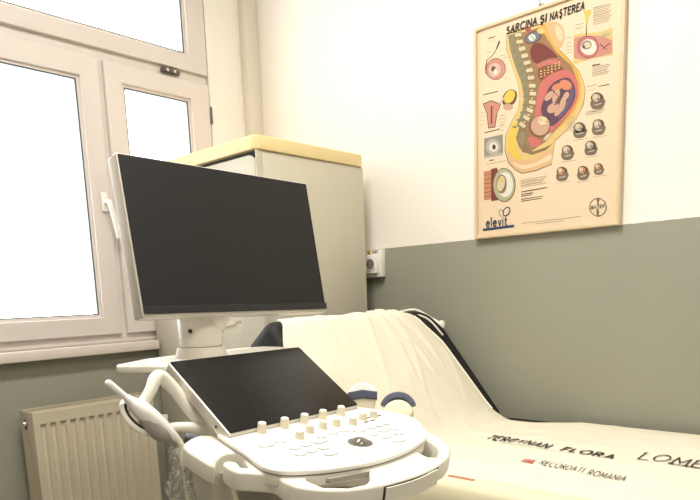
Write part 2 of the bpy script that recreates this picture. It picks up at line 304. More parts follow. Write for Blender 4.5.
ART = [
('outline',0,0,(1280,6500,1300,5950,1490,5460,1710,4850,1780,4390,1730,4090,1460,3690,1260,3320,1220,2860,1360,2420,1610,2150,1870,1990,2390,2000,2920,2120,2980,2550,3010,2810,3420,3080,3710,3350,3940,3740,3980,4140,3920,4390,3760,4750,3450,5150,3130,5520,2890,5830,2680,6180,2470,6460)),
('fat',1,0,(1290,6470,1320,5930,1500,5450,1720,4840,1790,4390,1740,4090,1480,3690,1280,3330,1240,2870,1380,2440,1620,2180,1880,2010,2390,2030,2920,2140,2970,2570,3000,2830,3410,3090,3700,3360,3920,3750,3970,4140,3910,4390,3750,4740,3440,5140,3120,5510,2880,5810,2680,6160,2470,6430)),
('skin',2,1,(2640,6410,2840,6410,3060,6330,3240,6110,3300,5820,3200,5590,3050,5560,2880,5810,2750,6110)),
('skinlight',3,0,(3220,6000,3240,5920,3240,5850,3220,5790,3200,5770,3160,5770,3110,5800,3070,5850,3030,5930,3000,6010,2980,6090,2980,6170,2990,6220,3020,6250,3060,6240,3100,6210,3150,6160,3190,6080)),
('gold',3,0,(2470,6420,2640,6410,2750,6110,2920,5770,3180,5440,3480,5080,3740,4720,3840,4340,3820,3940,3630,3570,3310,3280,3050,3120,3250,3350,3600,3700,3720,4050,3750,4370,3640,4680,3350,5040,3020,5420,2750,5780)),
('skin',2,0,(1250,2920,1400,2440,1660,2170,1880,2010,2390,2030,2920,2140,2960,2620,2680,2540,2370,2410,1980,2410,1580,2570)),
('skinlight',3,1,(1510,2420,1870,2270,2370,2280,2860,2450,2860,2270,2380,2160,1880,2140)),
('yellow',3,0,(1650,3730,1430,3460,1320,3130,1360,2800,1620,2500,1870,2400,1730,2710,1620,3010,1690,3380,1870,3630)),
('muscle',3,0,(1350,6420,1640,6420,1750,5930,2000,5320,2180,4700,2180,4120,2010,3720,1760,3460,1690,3600,1870,4000,1940,4360,1830,4880,1570,5520,1430,5960)),
('redbrown',3,0,(1710,6370,2470,6360,2710,5970,3020,5480,3540,4940,3750,4370,3720,3960,3440,3490,3020,3130,2680,2850,2160,2630,1870,2680,1760,3080,1940,3550,2220,3870,2250,4530,2070,5180,1820,5790)),
('bonedark',4,0,(1550,6460,1840,6410,1880,6210,1580,6250)),
('bone',5,0,(1590,6430,1820,6380,1840,6270,1610,6310)),
('spine',4,0,(1530,6370,1520,6340,1470,6310,1410,6310,1370,6330,1370,6360,1420,6390,1490,6390)),
('bonedark',4,0,(1600,6220,1890,6200,1940,5990,1650,6020)),
('bone',5,0,(1640,6190,1870,6160,1900,6050,1670,6080)),
('spine',4,0,(1580,6150,1570,6120,1530,6090,1470,6080,1430,6090,1430,6130,1480,6160,1540,6170)),
('bonedark',4,0,(1680,5980,1970,5970,2030,5770,1750,5770)),
('bone',5,0,(1720,5950,1950,5940,1990,5820,1760,5830)),
('spine',4,0,(1660,5920,1660,5880,1620,5850,1560,5840,1520,5850,1520,5890,1560,5920,1620,5930)),
('bonedark',4,0,(1770,5740,2050,5740,2120,5540,1840,5530)),
('bone',5,0,(1810,5710,2040,5710,2080,5590,1850,5590)),
('spine',4,0,(1750,5680,1750,5650,1710,5610,1660,5600,1620,5610,1610,5650,1650,5680,1710,5700)),
('bonedark',4,0,(1860,5500,2140,5510,2210,5300,1930,5290)),
('bone',5,0,(1900,5480,2130,5470,2170,5360,1940,5360)),
('spine',4,0,(1840,5450,1840,5410,1800,5380,1750,5360,1710,5370,1700,5410,1740,5440,1800,5460)),
('bonedark',4,0,(1950,5260,2230,5250,2290,5050,2000,5050)),
('bone',5,0,(1990,5230,2210,5220,2250,5100,2020,5120)),
('spine',4,0,(1930,5190,1930,5160,1880,5130,1820,5110,1780,5130,1790,5160,1830,5200,1890,5210)),
('bonedark',4,0,(2010,5030,2300,5000,2340,4800,2050,4820)),
('bone',5,0,(2050,5000,2280,4970,2300,4860,2080,4880)),
('spine',4,0,(1990,4940,1990,4910,1940,4880,1880,4870,1840,4890,1850,4920,1890,4950,1950,4960)),
('bonedark',4,0,(2070,4780,2360,4740,2380,4530,2090,4580)),
('bone',5,0,(2100,4750,2330,4710,2340,4590,2110,4640)),
('spine',4,0,(2040,4680,2030,4650,1980,4620,1920,4620,1880,4640,1890,4670,1940,4700,2000,4700)),
('bonedark',4,0,(2090,4540,2380,4480,2380,4280,2090,4340)),
('bone',5,0,(2130,4510,2360,4450,2360,4340,2130,4400)),
('spine',4,0,(2060,4430,2050,4400,2000,4370,1930,4370,1890,4400,1910,4430,1960,4450,2020,4450)),
('bonedark',4,0,(2090,4300,2380,4200,2350,4010,2060,4110)),
('bone',5,0,(2120,4260,2350,4180,2330,4070,2100,4160)),
('spine',4,0,(2050,4160,2030,4130,1970,4120,1900,4120,1870,4150,1890,4180,1950,4190,2010,4180)),
('bonedark',4,0,(2030,4090,2310,3940,2230,3770,1950,3910)),
('bone',5,0,(2050,4050,2270,3920,2230,3830,2010,3950)),
('spine',4,0,(1960,3910,1940,3890,1870,3890,1810,3910,1780,3940,1800,3960,1870,3960,1930,3940)),
('bonedark',4,0,(1930,3890,2190,3710,2080,3550,1820,3740)),
('bone',5,0,(1950,3850,2150,3700,2090,3610,1890,3760)),
('spine',4,0,(1840,3690,1810,3670,1740,3680,1680,3710,1650,3740,1680,3760,1750,3750,1810,3720)),
('bonedark',4,0,(1810,3700,2050,3500,1920,3360,1670,3560)),
('bone',5,0,(1820,3660,2010,3500,1940,3420,1740,3580)),
('spine',4,0,(1690,3490,1660,3480,1590,3490,1530,3520,1510,3560,1540,3570,1610,3560,1670,3530)),
('outline',4,0,(2520,6150,2530,6090,2510,6020,2450,5970,2370,5940,2280,5930,2170,5940,2080,5970,2000,6020,1960,6080,1940,6150,1960,6210,2020,6260,2100,6290,2200,6310,2300,6290,2390,6260,2470,6210)),
('blue',5,0,(2460,6150,2470,6100,2450,6050,2400,6010,2330,5980,2250,5970,2170,5980,2090,6000,2020,6040,1990,6090,1980,6140,2000,6190,2040,6230,2110,6260,2200,6270,2280,6260,2360,6240,2420,6200)),
('white',6,0,(2330,6090,2320,6060,2300,6030,2270,6020,2230,6010,2180,6030,2140,6050,2110,6080,2090,6120,2080,6160,2090,6200,2110,6220,2140,6240,2180,6240,2220,6230,2260,6200,2300,6170,2320,6130)),
('blue',7,0,(2120,6250,2300,5990,2320,6000,2150,6250)),
('redbrown2',4,0,(2170,6370,2160,6350,2140,6330,2120,6330,2080,6330,2050,6340,2010,6360,1980,6380,1960,6410,1960,6430,1960,6460,1980,6470,2010,6480,2040,6480,2080,6470,2110,6450,2140,6430,2160,6400)),
('fat',4,0,(2640,6190,2640,6170,2610,6150,2580,6140,2530,6140,2490,6150,2440,6180,2410,6210,2380,6240,2370,6270,2380,6300,2400,6320,2440,6330,2490,6330,2530,6310,2580,6290,2610,6260,2640,6230)),
('liver',5,1,(2140,5710,2210,5890,2380,5920,2580,5830,2820,5620,3070,5320,2850,5350,2590,5330,2380,5300,2210,5450)),
('pink',5,0,(2350,5270,2650,5310,3020,5270,3250,5070,3020,5140,2660,5190,2450,5150)),
('intest',5,0,(2420,5130,2760,5160,3090,5090,3290,4910,2890,4890,2520,4740,2420,4920)),
('fat',6,0,(2560,4870,2540,4850,2500,4860,2490,4890,2500,4900,2540,4890)),
('fat',6,0,(2560,4950,2540,4930,2500,4940,2480,4970,2500,4980,2540,4980)),
('fat',6,0,(2560,5030,2540,5010,2500,5020,2480,5050,2500,5070,2540,5060)),
('fat',6,0,(2680,4870,2660,4850,2630,4860,2610,4880,2630,4900,2660,4890)),
('fat',6,0,(2680,4950,2660,4930,2630,4940,2610,4970,2630,4980,2660,4970)),
('fat',6,0,(2680,5030,2660,5010,2630,5020,2610,5050,2620,5060,2660,5050)),
('fat',6,0,(2800,4920,2780,4910,2750,4920,2730,4940,2750,4960,2780,4950)),
('fat',6,0,(2800,5000,2780,4990,2750,5000,2730,5020,2750,5040,2780,5030)),
('fat',6,0,(2800,5080,2780,5070,2750,5080,2730,5100,2750,5120,2780,5110)),
('fat',6,0,(2920,4920,2910,4900,2870,4910,2850,4940,2870,4960,2900,4950)),
('fat',6,0,(2920,5000,2900,4980,2870,4990,2850,5020,2870,5040,2900,5030)),
('fat',6,0,(2920,5080,2900,5070,2870,5070,2850,5100,2870,5120,2900,5110)),
('fat',6,0,(3040,4980,3020,4960,2990,4970,2970,5000,2990,5010,3020,5000)),
('fat',6,0,(3040,5060,3020,5040,2990,5050,2970,5080,2990,5090,3020,5080)),
('fat',6,0,(3040,5140,3020,5120,2980,5130,2970,5150,2980,5170,3020,5160)),
('fat',6,0,(3160,4970,3140,4960,3110,4970,3090,4990,3110,5010,3140,5000)),
('fat',6,0,(3160,5050,3140,5040,3100,5050,3090,5070,3100,5090,3140,5080)),
('fat',6,0,(3160,5130,3140,5120,3100,5130,3080,5150,3100,5170,3140,5160)),
('pink',5,1,(2460,4550,2660,4800,2990,4880,3390,4850,3650,4590,3760,4250,3720,3910,3470,3550,3110,3290,2780,3080,2510,3040,2300,3260,2330,3840)),
('cavity',6,1,(2670,4260,2860,4540,3160,4650,3450,4610,3630,4330,3660,4010,3500,3720,3210,3450,2910,3300,2710,3490,2530,3860)),
('purple',7,0,(3520,4480,3620,4220,3590,3930,3400,3680,3110,3440,3180,3670,3400,3920,3490,4190)),
('orange',7,0,(3540,4320,3510,4280,3460,4270,3400,4270,3330,4290,3260,4330,3200,4380,3160,4440,3140,4490,3140,4540,3170,4580,3220,4600,3290,4600,3360,4570,3430,4540,3490,4480,3530,4430,3550,4370)),
('orange',7,0,(3230,4470,3240,4430,3220,4390,3190,4360,3140,4340,3090,4330,3030,4330,2970,4350,2930,4370,2900,4410,2890,4440,2910,4480,2940,4510,2990,4530,3050,4540,3110,4540,3160,4530,3200,4500)),
('fetus',7,0,(2930,4340,2950,4300,2950,4260,2930,4220,2900,4170,2860,4140,2800,4110,2750,4100,2710,4100,2670,4120,2650,4150,2650,4190,2670,4240,2700,4280,2750,4320,2800,4350,2850,4360,2900,4360)),
('fetus',7,0,(3140,4120,3100,4060,3060,4010,3010,3980,2970,3980,2940,4000,2910,4040,2910,4090,2910,4160,2940,4230,2970,4290,3010,4340,3060,4370,3100,4370,3130,4350,3160,4310,3170,4260,3160,4190)),
('fetus',7,0,(3350,3850,3320,3780,3290,3720,3250,3680,3210,3670,3170,3680,3150,3720,3140,3780,3140,3860,3160,3930,3190,4000,3220,4060,3260,4100,3300,4110,3330,4090,3360,4050,3370,3990,3370,3920)),
('fetus',7,0,(3120,3910,3140,3860,3130,3810,3100,3760,3060,3720,3000,3700,2930,3690,2860,3700,2800,3720,2760,3760,2740,3810,2750,3860,2770,3910,2820,3950,2880,3980,2950,3990,3020,3980,3080,3950)),
('fetusd',8,0,(3110,4000,3080,3960,3060,3920,3030,3900,3010,3900,3000,3900,2990,3930,3000,3960,3010,4000,3030,4040,3060,4080,3090,4110,3110,4130,3130,4140,3140,4130,3150,4110,3140,4080,3130,4040)),
('fetus',8,0,(3440,4050,3410,4020,3380,4000,3340,3990,3310,4000,3280,4010,3270,4040,3260,4080,3270,4120,3290,4160,3320,4190,3350,4210,3390,4220,3420,4210,3450,4190,3460,4160,3470,4120,3460,4080)),
('fetusd',8,0,(2890,4380,3160,4080,3180,4090,2910,4390)),
('fetus',8,0,(3210,3770,3230,3750,3230,3720,3220,3680,3190,3640,3150,3610,3110,3580,3070,3570,3030,3570,3000,3590,2990,3610,2990,3650,3000,3690,3030,3720,3070,3760,3110,3780,3150,3790,3190,3790)),
('fetusd',6,0,(2840,3190,2780,3100,2680,3040,2550,3020,2420,3040,2300,3110,2200,3200,2130,3320,2110,3440,2130,3550,2200,3640,2300,3700,2430,3720,2560,3690,2680,3630,2780,3540,2840,3420,2860,3300)),
('fetus',7,0,(2810,3230,2760,3150,2670,3100,2570,3080,2450,3100,2340,3160,2260,3240,2200,3340,2180,3450,2200,3550,2260,3630,2350,3680,2460,3700,2570,3670,2670,3620,2760,3540,2820,3440,2830,3330)),
('skinlight',8,0,(2760,3480,2750,3440,2720,3400,2680,3380,2630,3370,2580,3380,2530,3410,2490,3450,2460,3490,2450,3540,2460,3590,2490,3620,2530,3650,2580,3650,2630,3640,2680,3620,2720,3580,2750,3530)),
('fetusd',9,0,(2570,3540,2560,3530,2530,3540,2510,3550,2500,3570,2510,3580,2540,3570,2570,3560)),
('fetusd',9,0,(2750,3460,2730,3450,2710,3460,2680,3470,2670,3490,2680,3490,2710,3490,2740,3480)),
('fetusd',9,0,(2570,3390,2670,3350,2680,3370,2570,3400)),
('bone',5,0,(2950,3110,2750,2930,2610,2900,2710,3060)),
('bonedark',4,0,(1760,3460,1940,3490,2080,3210,1980,2980,2160,2700,1950,2640,1760,2860,1650,3170)),
('muscle',5,1,(1800,3300,1940,3330,1980,3110,1870,2870,1730,3090)),
('pink',5,1,(2090,3090,2300,3080,2540,2910,2440,2770,2190,2820)),
('bonedark',5,0,(1940,2670,2230,2530,2720,2600,2950,2770,2720,2690,2300,2640)),
('ink',1,0,(1020,6380,1060,6300,930,6090,900,6130)),
('ink',1,0,(900,6110,750,5960,770,5940,920,6090)),
('ink',1,0,(750,5960,560,5880,580,5860,770,5940)),
('ink',1,0,(550,5880,490,5640,520,5630,580,5860)),
('ink',1,0,(490,5640,510,5440,540,5440,520,5630)),
('outline',1,0,(1260,5360,1210,5260,1130,5190,1010,5150,890,5160,760,5210,650,5290,560,5400,520,5530,520,5650,570,5760,660,5830,780,5860,900,5850,1030,5800,1140,5720,1220,5600,1260,5480)),
('pink2',2,0,(1240,5370,1190,5270,1110,5200,1010,5170,890,5180,770,5220,660,5300,580,5410,540,5530,550,5640,590,5740,670,5810,780,5840,900,5830,1020,5790,1130,5710,1200,5600,1240,5480)),
('palepink',3,0,(1080,5400,1050,5340,1000,5290,930,5270,850,5270,770,5300,700,5360,660,5430,630,5500,630,5580,660,5640,720,5690,790,5710,860,5710,940,5680,1010,5620,1060,5550,1080,5480)),
('outline',4,0,(890,5510,890,5480,880,5450,850,5440,830,5430,800,5440,770,5460,750,5480,730,5510,730,5550,730,5580,750,5600,770,5620,800,5620,830,5610,850,5600,880,5570,890,5540)),
('white',5,0,(960,5400,960,5360,940,5340,920,5320,900,5320,870,5320,850,5340,830,5370,820,5400,810,5430,820,5460,830,5490,850,5500,870,5510,900,5500,920,5490,940,5460,960,5430)),
('outline',1,0,(390,4520,720,4560,1100,4360,960,4100,870,3650,600,3670,540,4180)),
('pink2',2,0,(430,4490,720,4530,1060,4340,930,4100,840,3680,630,3690,570,4180)),
('liver',3,0,(710,4380,700,3800,760,3780,770,4360)),
('outline',3,0,(1630,4320,1560,4260,1470,4220,1370,4210,1280,4230,1200,4290,1150,4360,1130,4450,1150,4550,1190,4630,1270,4700,1360,4730,1450,4740,1540,4710,1620,4660,1670,4590,1690,4500,1670,4410)),
('yellow',4,0,(1570,4410,1520,4360,1450,4330,1380,4320,1310,4340,1250,4370,1220,4430,1200,4500,1220,4570,1250,4630,1310,4680,1370,4710,1450,4720,1510,4700,1570,4660,1600,4610,1620,4540,1600,4470)),
('fetus',3,0,(1540,4170,1530,4130,1500,4110,1450,4090,1390,4090,1320,4110,1260,4130,1210,4170,1180,4200,1170,4240,1180,4280,1210,4300,1260,4320,1320,4320,1390,4300,1450,4280,1500,4240,1530,4200)),
('palepink',3,0,(1050,4350,1270,4520,1220,4570,990,4400)),
('grey',1,0,(440,3370,1160,3380,1170,2710,440,2710)),
('lgrey',2,0,(1070,2990,1060,2910,1010,2840,930,2790,840,2780,740,2790,650,2840,570,2910,520,3000,500,3090,520,3180,570,3250,650,3300,740,3310,840,3290,930,3240,1010,3170,1060,3090)),
('white',3,0,(970,3000,960,2950,930,2900,890,2880,830,2870,770,2880,720,2910,670,2950,640,3000,630,3060,650,3110,680,3150,720,3180,780,3190,830,3180,890,3150,930,3110,960,3050)),
('ink',4,0,(900,3010,890,2980,880,2960,860,2940,840,2940,820,2940,790,2960,770,2980,760,3010,760,3040,760,3060,780,3090,790,3100,820,3110,840,3110,860,3090,880,3070,890,3040)),
('lgrey',2,0,(450,2790,1170,2800,1170,2710,440,2710)),
('salmon',1,0,(420,2280,790,2290,780,1310,420,1310)),
('liver',2,0,(710,2320,940,2330,1020,1980,940,1590,1020,1250,710,1250)),
('outline',2,0,(440,2150,710,2150,710,2160,430,2170)),
('outline',2,0,(430,2010,710,2000,710,2020,430,2020)),
('outline',2,0,(430,1860,710,1850,710,1870,430,1880)),
('outline',2,0,(430,1710,710,1710,710,1720,430,1730)),
('outline',2,0,(430,1560,710,1560,710,1580,430,1580)),
('outline',2,0,(430,1420,710,1410,710,1430,430,1430)),
('outline',2,0,(1640,1660,1620,1470,1540,1310,1430,1200,1290,1150,1130,1170,990,1260,870,1400,790,1580,760,1780,790,1970,870,2130,990,2240,1130,2290,1280,2260,1430,2170,1540,2030,1620,1850)),
('lgreen',3,0,(1610,1660,1590,1480,1520,1330,1410,1230,1280,1180,1140,1200,1000,1280,890,1410,820,1590,790,1780,820,1960,890,2110,1000,2220,1140,2260,1280,2240,1410,2150,1520,2020,1590,1850)),
('white',4,0,(1550,1690,1530,1550,1480,1430,1400,1350,1300,1310,1190,1330,1090,1390,1010,1490,960,1630,940,1770,960,1910,1010,2030,1090,2110,1190,2140,1300,2130,1400,2060,1480,1960,1530,1830)),
('bonedark',5,0,(1310,1740,1300,1630,1270,1540,1220,1480,1150,1450,1080,1460,1020,1500,960,1580,930,1680,920,1790,930,1900,960,1990,1020,2050,1080,2080,1150,2070,1220,2020,1270,1950,1300,1850)),
('bone',6,0,(1240,1740,1210,1660,1170,1590,1120,1550,1070,1530,1020,1550,980,1590,950,1660,940,1740,950,1820,980,1910,1020,1970,1070,2020,1120,2030,1170,2020,1210,1970,1240,1910,1250,1830)),
('fat',7,0,(1220,1880,1210,1850,1190,1820,1170,1800,1140,1800,1110,1800,1080,1820,1050,1840,1040,1870,1030,1910,1040,1940,1050,1970,1080,1990,1110,2000,1140,1990,1170,1970,1190,1950,1210,1920)),
('fat',1,0,(3570,5820,3870,5790,4390,5670,4760,5700,4780,4930,4290,4980,3980,4980,3590,4970)),
('pink2',2,0,(3590,5730,3870,5720,4460,5550,4760,5350,4770,4990,4350,4990,3920,5010,3600,5150)),
('lgreen',2,0,(4710,5550,4700,5530,4680,5510,4650,5500,4610,5500,4570,5500,4520,5510,4480,5520,4450,5540,4440,5560,4440,5580,4460,5590,4500,5600,4540,5600,4580,5600,4630,5590,4670,5580,4690,5560)),
('liver',3,0,(4390,5330,4610,5110,4620,5120,4410,5350)),
('liver',3,0,(4470,5170,4710,5270,4690,5300,4460,5190)),
('outline',3,0,(4370,5270,4350,5170,4290,5090,4210,5040,4100,5030,3980,5060,3870,5130,3780,5220,3720,5330,3700,5450,3720,5550,3770,5630,3860,5670,3970,5680,4090,5650,4200,5580,4290,5490,4340,5380)),
('pink',4,0,(4350,5270,4330,5180,4280,5110,4200,5060,4100,5050,3990,5080,3880,5140,3800,5230,3740,5340,3720,5440,3740,5540,3790,5610,3870,5660,3980,5660,4080,5630,4190,5570,4270,5480,4330,5380)),
('white',5,0,(4300,5280,4290,5210,4250,5150,4180,5110,4100,5110,4020,5130,3940,5180,3870,5250,3820,5330,3810,5410,3820,5490,3860,5550,3930,5580,4010,5590,4090,5560,4170,5510,4240,5450,4280,5360)),
('grey',6,0,(4140,5430,4150,5380,4140,5340,4110,5310,4070,5290,4020,5290,3960,5300,3910,5330,3870,5360,3840,5410,3830,5460,3840,5500,3870,5530,3920,5550,3970,5560,4020,5540,4070,5520,4120,5480)),
('bone',7,0,(4120,5390,4120,5360,4100,5340,4070,5330,4040,5330,4000,5330,3970,5350,3940,5380,3920,5410,3910,5440,3920,5470,3930,5490,3960,5500,4000,5500,4030,5490,4070,5470,4100,5450,4110,5420)),
('ink',7,0,(3940,5380,3940,5360,3940,5350,3930,5340,3920,5340,3910,5340,3900,5350,3890,5360,3880,5380,3880,5390,3880,5410,3890,5420,3900,5430,3910,5430,3920,5430,3930,5420,3940,5410,3940,5390)),
('yellow',3,0,(3870,6410,4100,6380,4080,6260,4020,6180,4010,5980,3960,5990,3950,6200)),
('ink',3,0,(3960,6020,3960,5680,3990,5680,3980,6010)),
('outline',1,0,(4540,3700,4510,3660,4460,3630,4400,3620,4330,3640,4260,3680,4210,3730,4170,3790,4150,3860,4160,3920,4200,3960,4250,3990,4310,4000,4380,3980,4450,3940,4500,3890,4540,3830,4550,3760)),
('brown',1,1,(4160,3780,4580,3740,4530,3520,4360,3500,4190,3570)),
('lgrey',2,0,(4440,3810,4430,3780,4410,3750,4380,3730,4340,3720,4300,3730,4260,3760,4230,3790,4200,3830,4200,3870,4200,3910,4220,3940,4250,3950,4290,3960,4340,3950,4380,3930,4410,3890,4430,3860)),
('bone',3,0,(4340,3870,4340,3850,4330,3830,4310,3820,4290,3810,4270,3820,4250,3830,4230,3850,4220,3870,4220,3900,4220,3920,4230,3940,4250,3950,4270,3950,4290,3950,4310,3940,4330,3920,4340,3890)),
('lgrey',2,0,(4270,3620,4490,3630,4480,3660,4260,3650)),
('brown',3,0,(4440,3730,4410,3730,4370,3760,4350,3800,4350,3830,4370,3820,4410,3800,4440,3760)),
('text',1,0,(4180,3460,4610,3430,4610,3440,4180,3480)),
('outline',1,0,(4010,2970,3970,2920,3920,2890,3860,2880,3790,2900,3730,2930,3670,2980,3640,3040,3620,3100,3630,3160,3670,3210,3720,3240,3780,3240,3850,3230,3910,3190,3970,3140,4000,3080,4010,3020)),
('brown',1,1,(3630,3030,4040,3000,3990,2790,3830,2760,3660,2830)),
('lgrey',2,0,(3900,3070,3900,3030,3880,3000,3850,2980,3810,2980,3770,2990,3730,3010,3690,3040,3670,3080,3660,3120,3670,3150,3690,3180,3720,3200,3760,3210,3800,3200,3840,3180,3870,3150,3900,3110)),
('bone',3,0,(3810,3120,3810,3100,3800,3080,3780,3070,3760,3070,3740,3070,3720,3080,3700,3100,3690,3120,3690,3150,3690,3170,3700,3190,3720,3200,3740,3200,3760,3200,3780,3180,3790,3170,3810,3140)),
('lgrey',2,0,(3730,2870,3950,2890,3940,2930,3720,2910)),
('brown',3,0,(3900,2990,3880,2990,3840,3020,3810,3050,3810,3080,3840,3080,3880,3050,3900,3010)),
('text',1,0,(3640,2720,4080,2700,4080,2710,3630,2740)),
('outline',1,0,(4590,2940,4560,2900,4510,2870,4450,2860,4380,2870,4320,2910,4270,2960,4230,3020,4220,3080,4230,3130,4260,3180,4310,3210,4370,3210,4430,3200,4500,3170,4550,3120,4580,3060,4590,3000)),
('brown',1,1,(4220,3010,4610,2970,4570,2770,4410,2740,4250,2810)),
('lgrey',2,0,(4490,3040,4480,3010,4460,2980,4430,2960,4400,2950,4350,2960,4320,2980,4290,3010,4260,3050,4260,3090,4260,3120,4280,3150,4310,3170,4350,3180,4390,3170,4430,3150,4460,3120,4480,3080)),
('bone',3,0,(4400,3090,4390,3070,4380,3050,4370,3040,4350,3040,4330,3040,4310,3050,4290,3070,4280,3090,4280,3120,4280,3140,4290,3160,4310,3170,4330,3170,4350,3170,4370,3160,4380,3140,4390,3120)),
('lgrey',2,0,(4330,2850,4530,2860,4520,2900,4310,2890)),
('brown',3,0,(4490,2960,4460,2970,4430,2990,4400,3030,4400,3050,4420,3050,4460,3020,4490,2990)),
('text',1,0,(4230,2700,4660,2680,4660,2690,4230,2720)),
('outline',1,0,(3620,2370,3580,2330,3540,2300,3480,2290,3410,2300,3350,2330,3300,2380,3260,2440,3250,2500,3260,2550,3290,2600,3340,2620,3400,2630,3460,2620,3530,2590,3580,2540,3610,2490,3620,2430)),
('brown',1,1,(3250,2430,3640,2400,3600,2200,3440,2170,3280,2230)),
('lgrey',2,0,(3520,2470,3510,2430,3490,2410,3460,2390,3420,2380,3380,2390,3350,2410,3320,2440,3290,2470,3290,2510,3290,2540,3310,2570,3340,2590,3380,2600,3420,2590,3460,2570,3490,2540,3510,2510)),
('bone',3,0,(3430,2520,3420,2490,3410,2480,3400,2470,3380,2460,3360,2470,3340,2480,3320,2490,3310,2510,3310,2540,3310,2560,3320,2580,3340,2590,3360,2590,3380,2590,3400,2580,3410,2560,3420,2540)),
('lgrey',2,0,(3350,2280,3560,2290,3550,2330,3340,2320)),
('brown',3,0,(3520,2390,3490,2390,3460,2420,3430,2450,3430,2480,3450,2480,3490,2450,3520,2420)),
('text',1,0,(3250,2130,3710,2110,3700,2130,3240,2150)),
('outline',1,0,(4350,2380,4320,2340,4280,2310,4220,2300,4160,2310,4100,2340,4050,2390,4020,2440,4000,2500,4010,2550,4040,2600,4090,2620,4150,2630,4210,2620,4270,2590,4320,2540,4350,2490,4360,2430)),
('brown',1,1,(4010,2430,4380,2410,4340,2210,4190,2190,4030,2240)),
('lgrey',2,0,(4260,2470,4250,2440,4230,2410,4210,2390,4170,2390,4130,2390,4100,2410,4070,2440,4050,2480,4040,2510,4050,2550,4060,2570,4090,2590,4130,2600,4170,2590,4200,2570,4230,2540,4250,2510)),
('bone',3,0,(4170,2520,4170,2500,4160,2480,4150,2470,4130,2470,4110,2470,4090,2480,4070,2500,4060,2520,4060,2540,4060,2560,4070,2580,4090,2590,4100,2590,4120,2590,4140,2580,4160,2560,4170,2540)),
('lgrey',2,0,(4100,2290,4300,2300,4290,2340,4090,2320)),
('brown',3,0,(4260,2400,4230,2400,4200,2420,4170,2460,4170,2480,4200,2480,4230,2460,4260,2420)),
('text',1,0,(4000,2150,4440,2130,4440,2140,4000,2160)),
('outline',1,0,(3440,1750,3410,1710,3370,1680,3310,1670,3240,1680,3180,1710,3130,1750,3100,1810,3080,1860,3090,1920,3120,1960,3170,1990,3230,2000,3300,1990,3360,1960,3410,1920,3440,1860,3450,1800)),
('brown',1,1,(3090,1800,3470,1780,3430,1580,3270,1550,3110,1610)),
('salmon',2,0,(3350,1840,3340,1810,3320,1780,3290,1760,3260,1750,3220,1760,3180,1780,3150,1810,3130,1840,3120,1880,3130,1910,3150,1940,3180,1960,3210,1970,3250,1960,3290,1940,3320,1910,3340,1880)),
('bone',3,0,(3260,1890,3260,1870,3250,1850,3230,1840,3210,1830,3190,1840,3170,1850,3160,1860,3150,1880,3140,1910,3140,1930,3150,1940,3170,1960,3190,1960,3210,1960,3230,1950,3250,1930,3260,1910)),
('lgrey',2,0,(3190,1650,3390,1670,3380,1710,3170,1690)),
('brown',3,0,(3350,1770,3320,1770,3290,1790,3260,1820,3260,1850,3280,1850,3320,1820,3350,1790)),
('text',1,0,(3070,1510,3540,1500,3540,1510,3070,1520)),
('outline',1,0,(4120,1680,4090,1630,4050,1610,3990,1600,3930,1610,3870,1640,3820,1680,3790,1730,3780,1790,3790,1840,3810,1890,3860,1910,3920,1920,3980,1910,4040,1880,4090,1840,4120,1790,4130,1730)),
('brown',1,1,(3780,1730,4150,1710,4110,1510,3960,1480,3810,1540)),
('salmon',2,0,(4030,1770,4020,1740,4010,1710,3980,1690,3940,1680,3910,1690,3870,1710,3840,1730,3820,1770,3810,1800,3820,1840,3840,1860,3870,1880,3900,1890,3940,1880,3970,1870,4000,1840,4020,1810)),
('bone',3,0,(3950,1810,3940,1790,3930,1780,3920,1760,3900,1760,3880,1760,3860,1770,3850,1790,3840,1810,3830,1830,3830,1850,3840,1870,3860,1880,3880,1880,3900,1880,3920,1870,3930,1850,3940,1830)),
('lgrey',2,0,(3880,1580,4070,1600,4060,1640,3870,1620)),
('brown',3,0,(4030,1700,4010,1700,3970,1720,3950,1750,3950,1770,3970,1770,4000,1750,4030,1720)),
('text',1,0,(3770,1440,4220,1430,4210,1440,3770,1460)),
('outline',1,0,(4580,1720,4550,1690,4520,1660,4470,1660,4420,1660,4380,1690,4340,1720,4310,1770,4300,1810,4310,1860,4330,1890,4370,1910,4410,1920,4460,1910,4510,1890,4550,1850,4570,1810,4580,1770)),
('brown',1,1,(4310,1760,4600,1750,4570,1590,4450,1570,4330,1610)),
('salmon',2,0,(4500,1800,4500,1770,4480,1750,4460,1730,4430,1730,4400,1730,4380,1740,4350,1770,4340,1790,4330,1820,4330,1850,4350,1870,4370,1890,4400,1890,4430,1890,4460,1870,4480,1850,4500,1830)),
('bone',3,0,(4440,1830,4430,1820,4430,1800,4410,1790,4400,1790,4380,1790,4370,1800,4360,1810,4350,1830,4350,1850,4350,1860,4350,1880,4370,1890,4380,1890,4400,1890,4410,1880,4420,1870,4430,1850)),
('lgrey',2,0,(4380,1640,4540,1660,4530,1700,4370,1680)),
('brown',3,0,(4500,1740,4480,1740,4460,1760,4440,1780,4440,1800,4460,1800,4480,1780,4500,1760)),
('text',1,0,(4260,1540,4700,1510,4690,1530,4260,1550)),
('text',1,0,(4170,6390,4720,6350,4710,6370,4160,6420)),
('text',1,0,(4170,6350,4690,6310,4680,6330,4160,6370)),
('text',1,0,(4170,6300,4660,6260,4650,6280,4160,6320)),
('text',1,0,(4170,6260,4630,6220,4620,6240,4170,6280)),
('text',1,0,(4170,6210,4710,6170,4700,6190,4170,6230)),
('text',1,0,(4170,6160,4680,6130,4670,6150,4170,6190)),
('text',1,0,(4170,6120,4650,6080,4640,6100,4170,6140)),
('text',1,0,(4180,6070,4730,6030,4720,6050,4170,6090)),
('text',1,0,(4180,6030,4690,5990,4690,6010,4170,6050)),
('text',1,0,(4180,5980,4660,5950,4660,5970,4170,6000)),
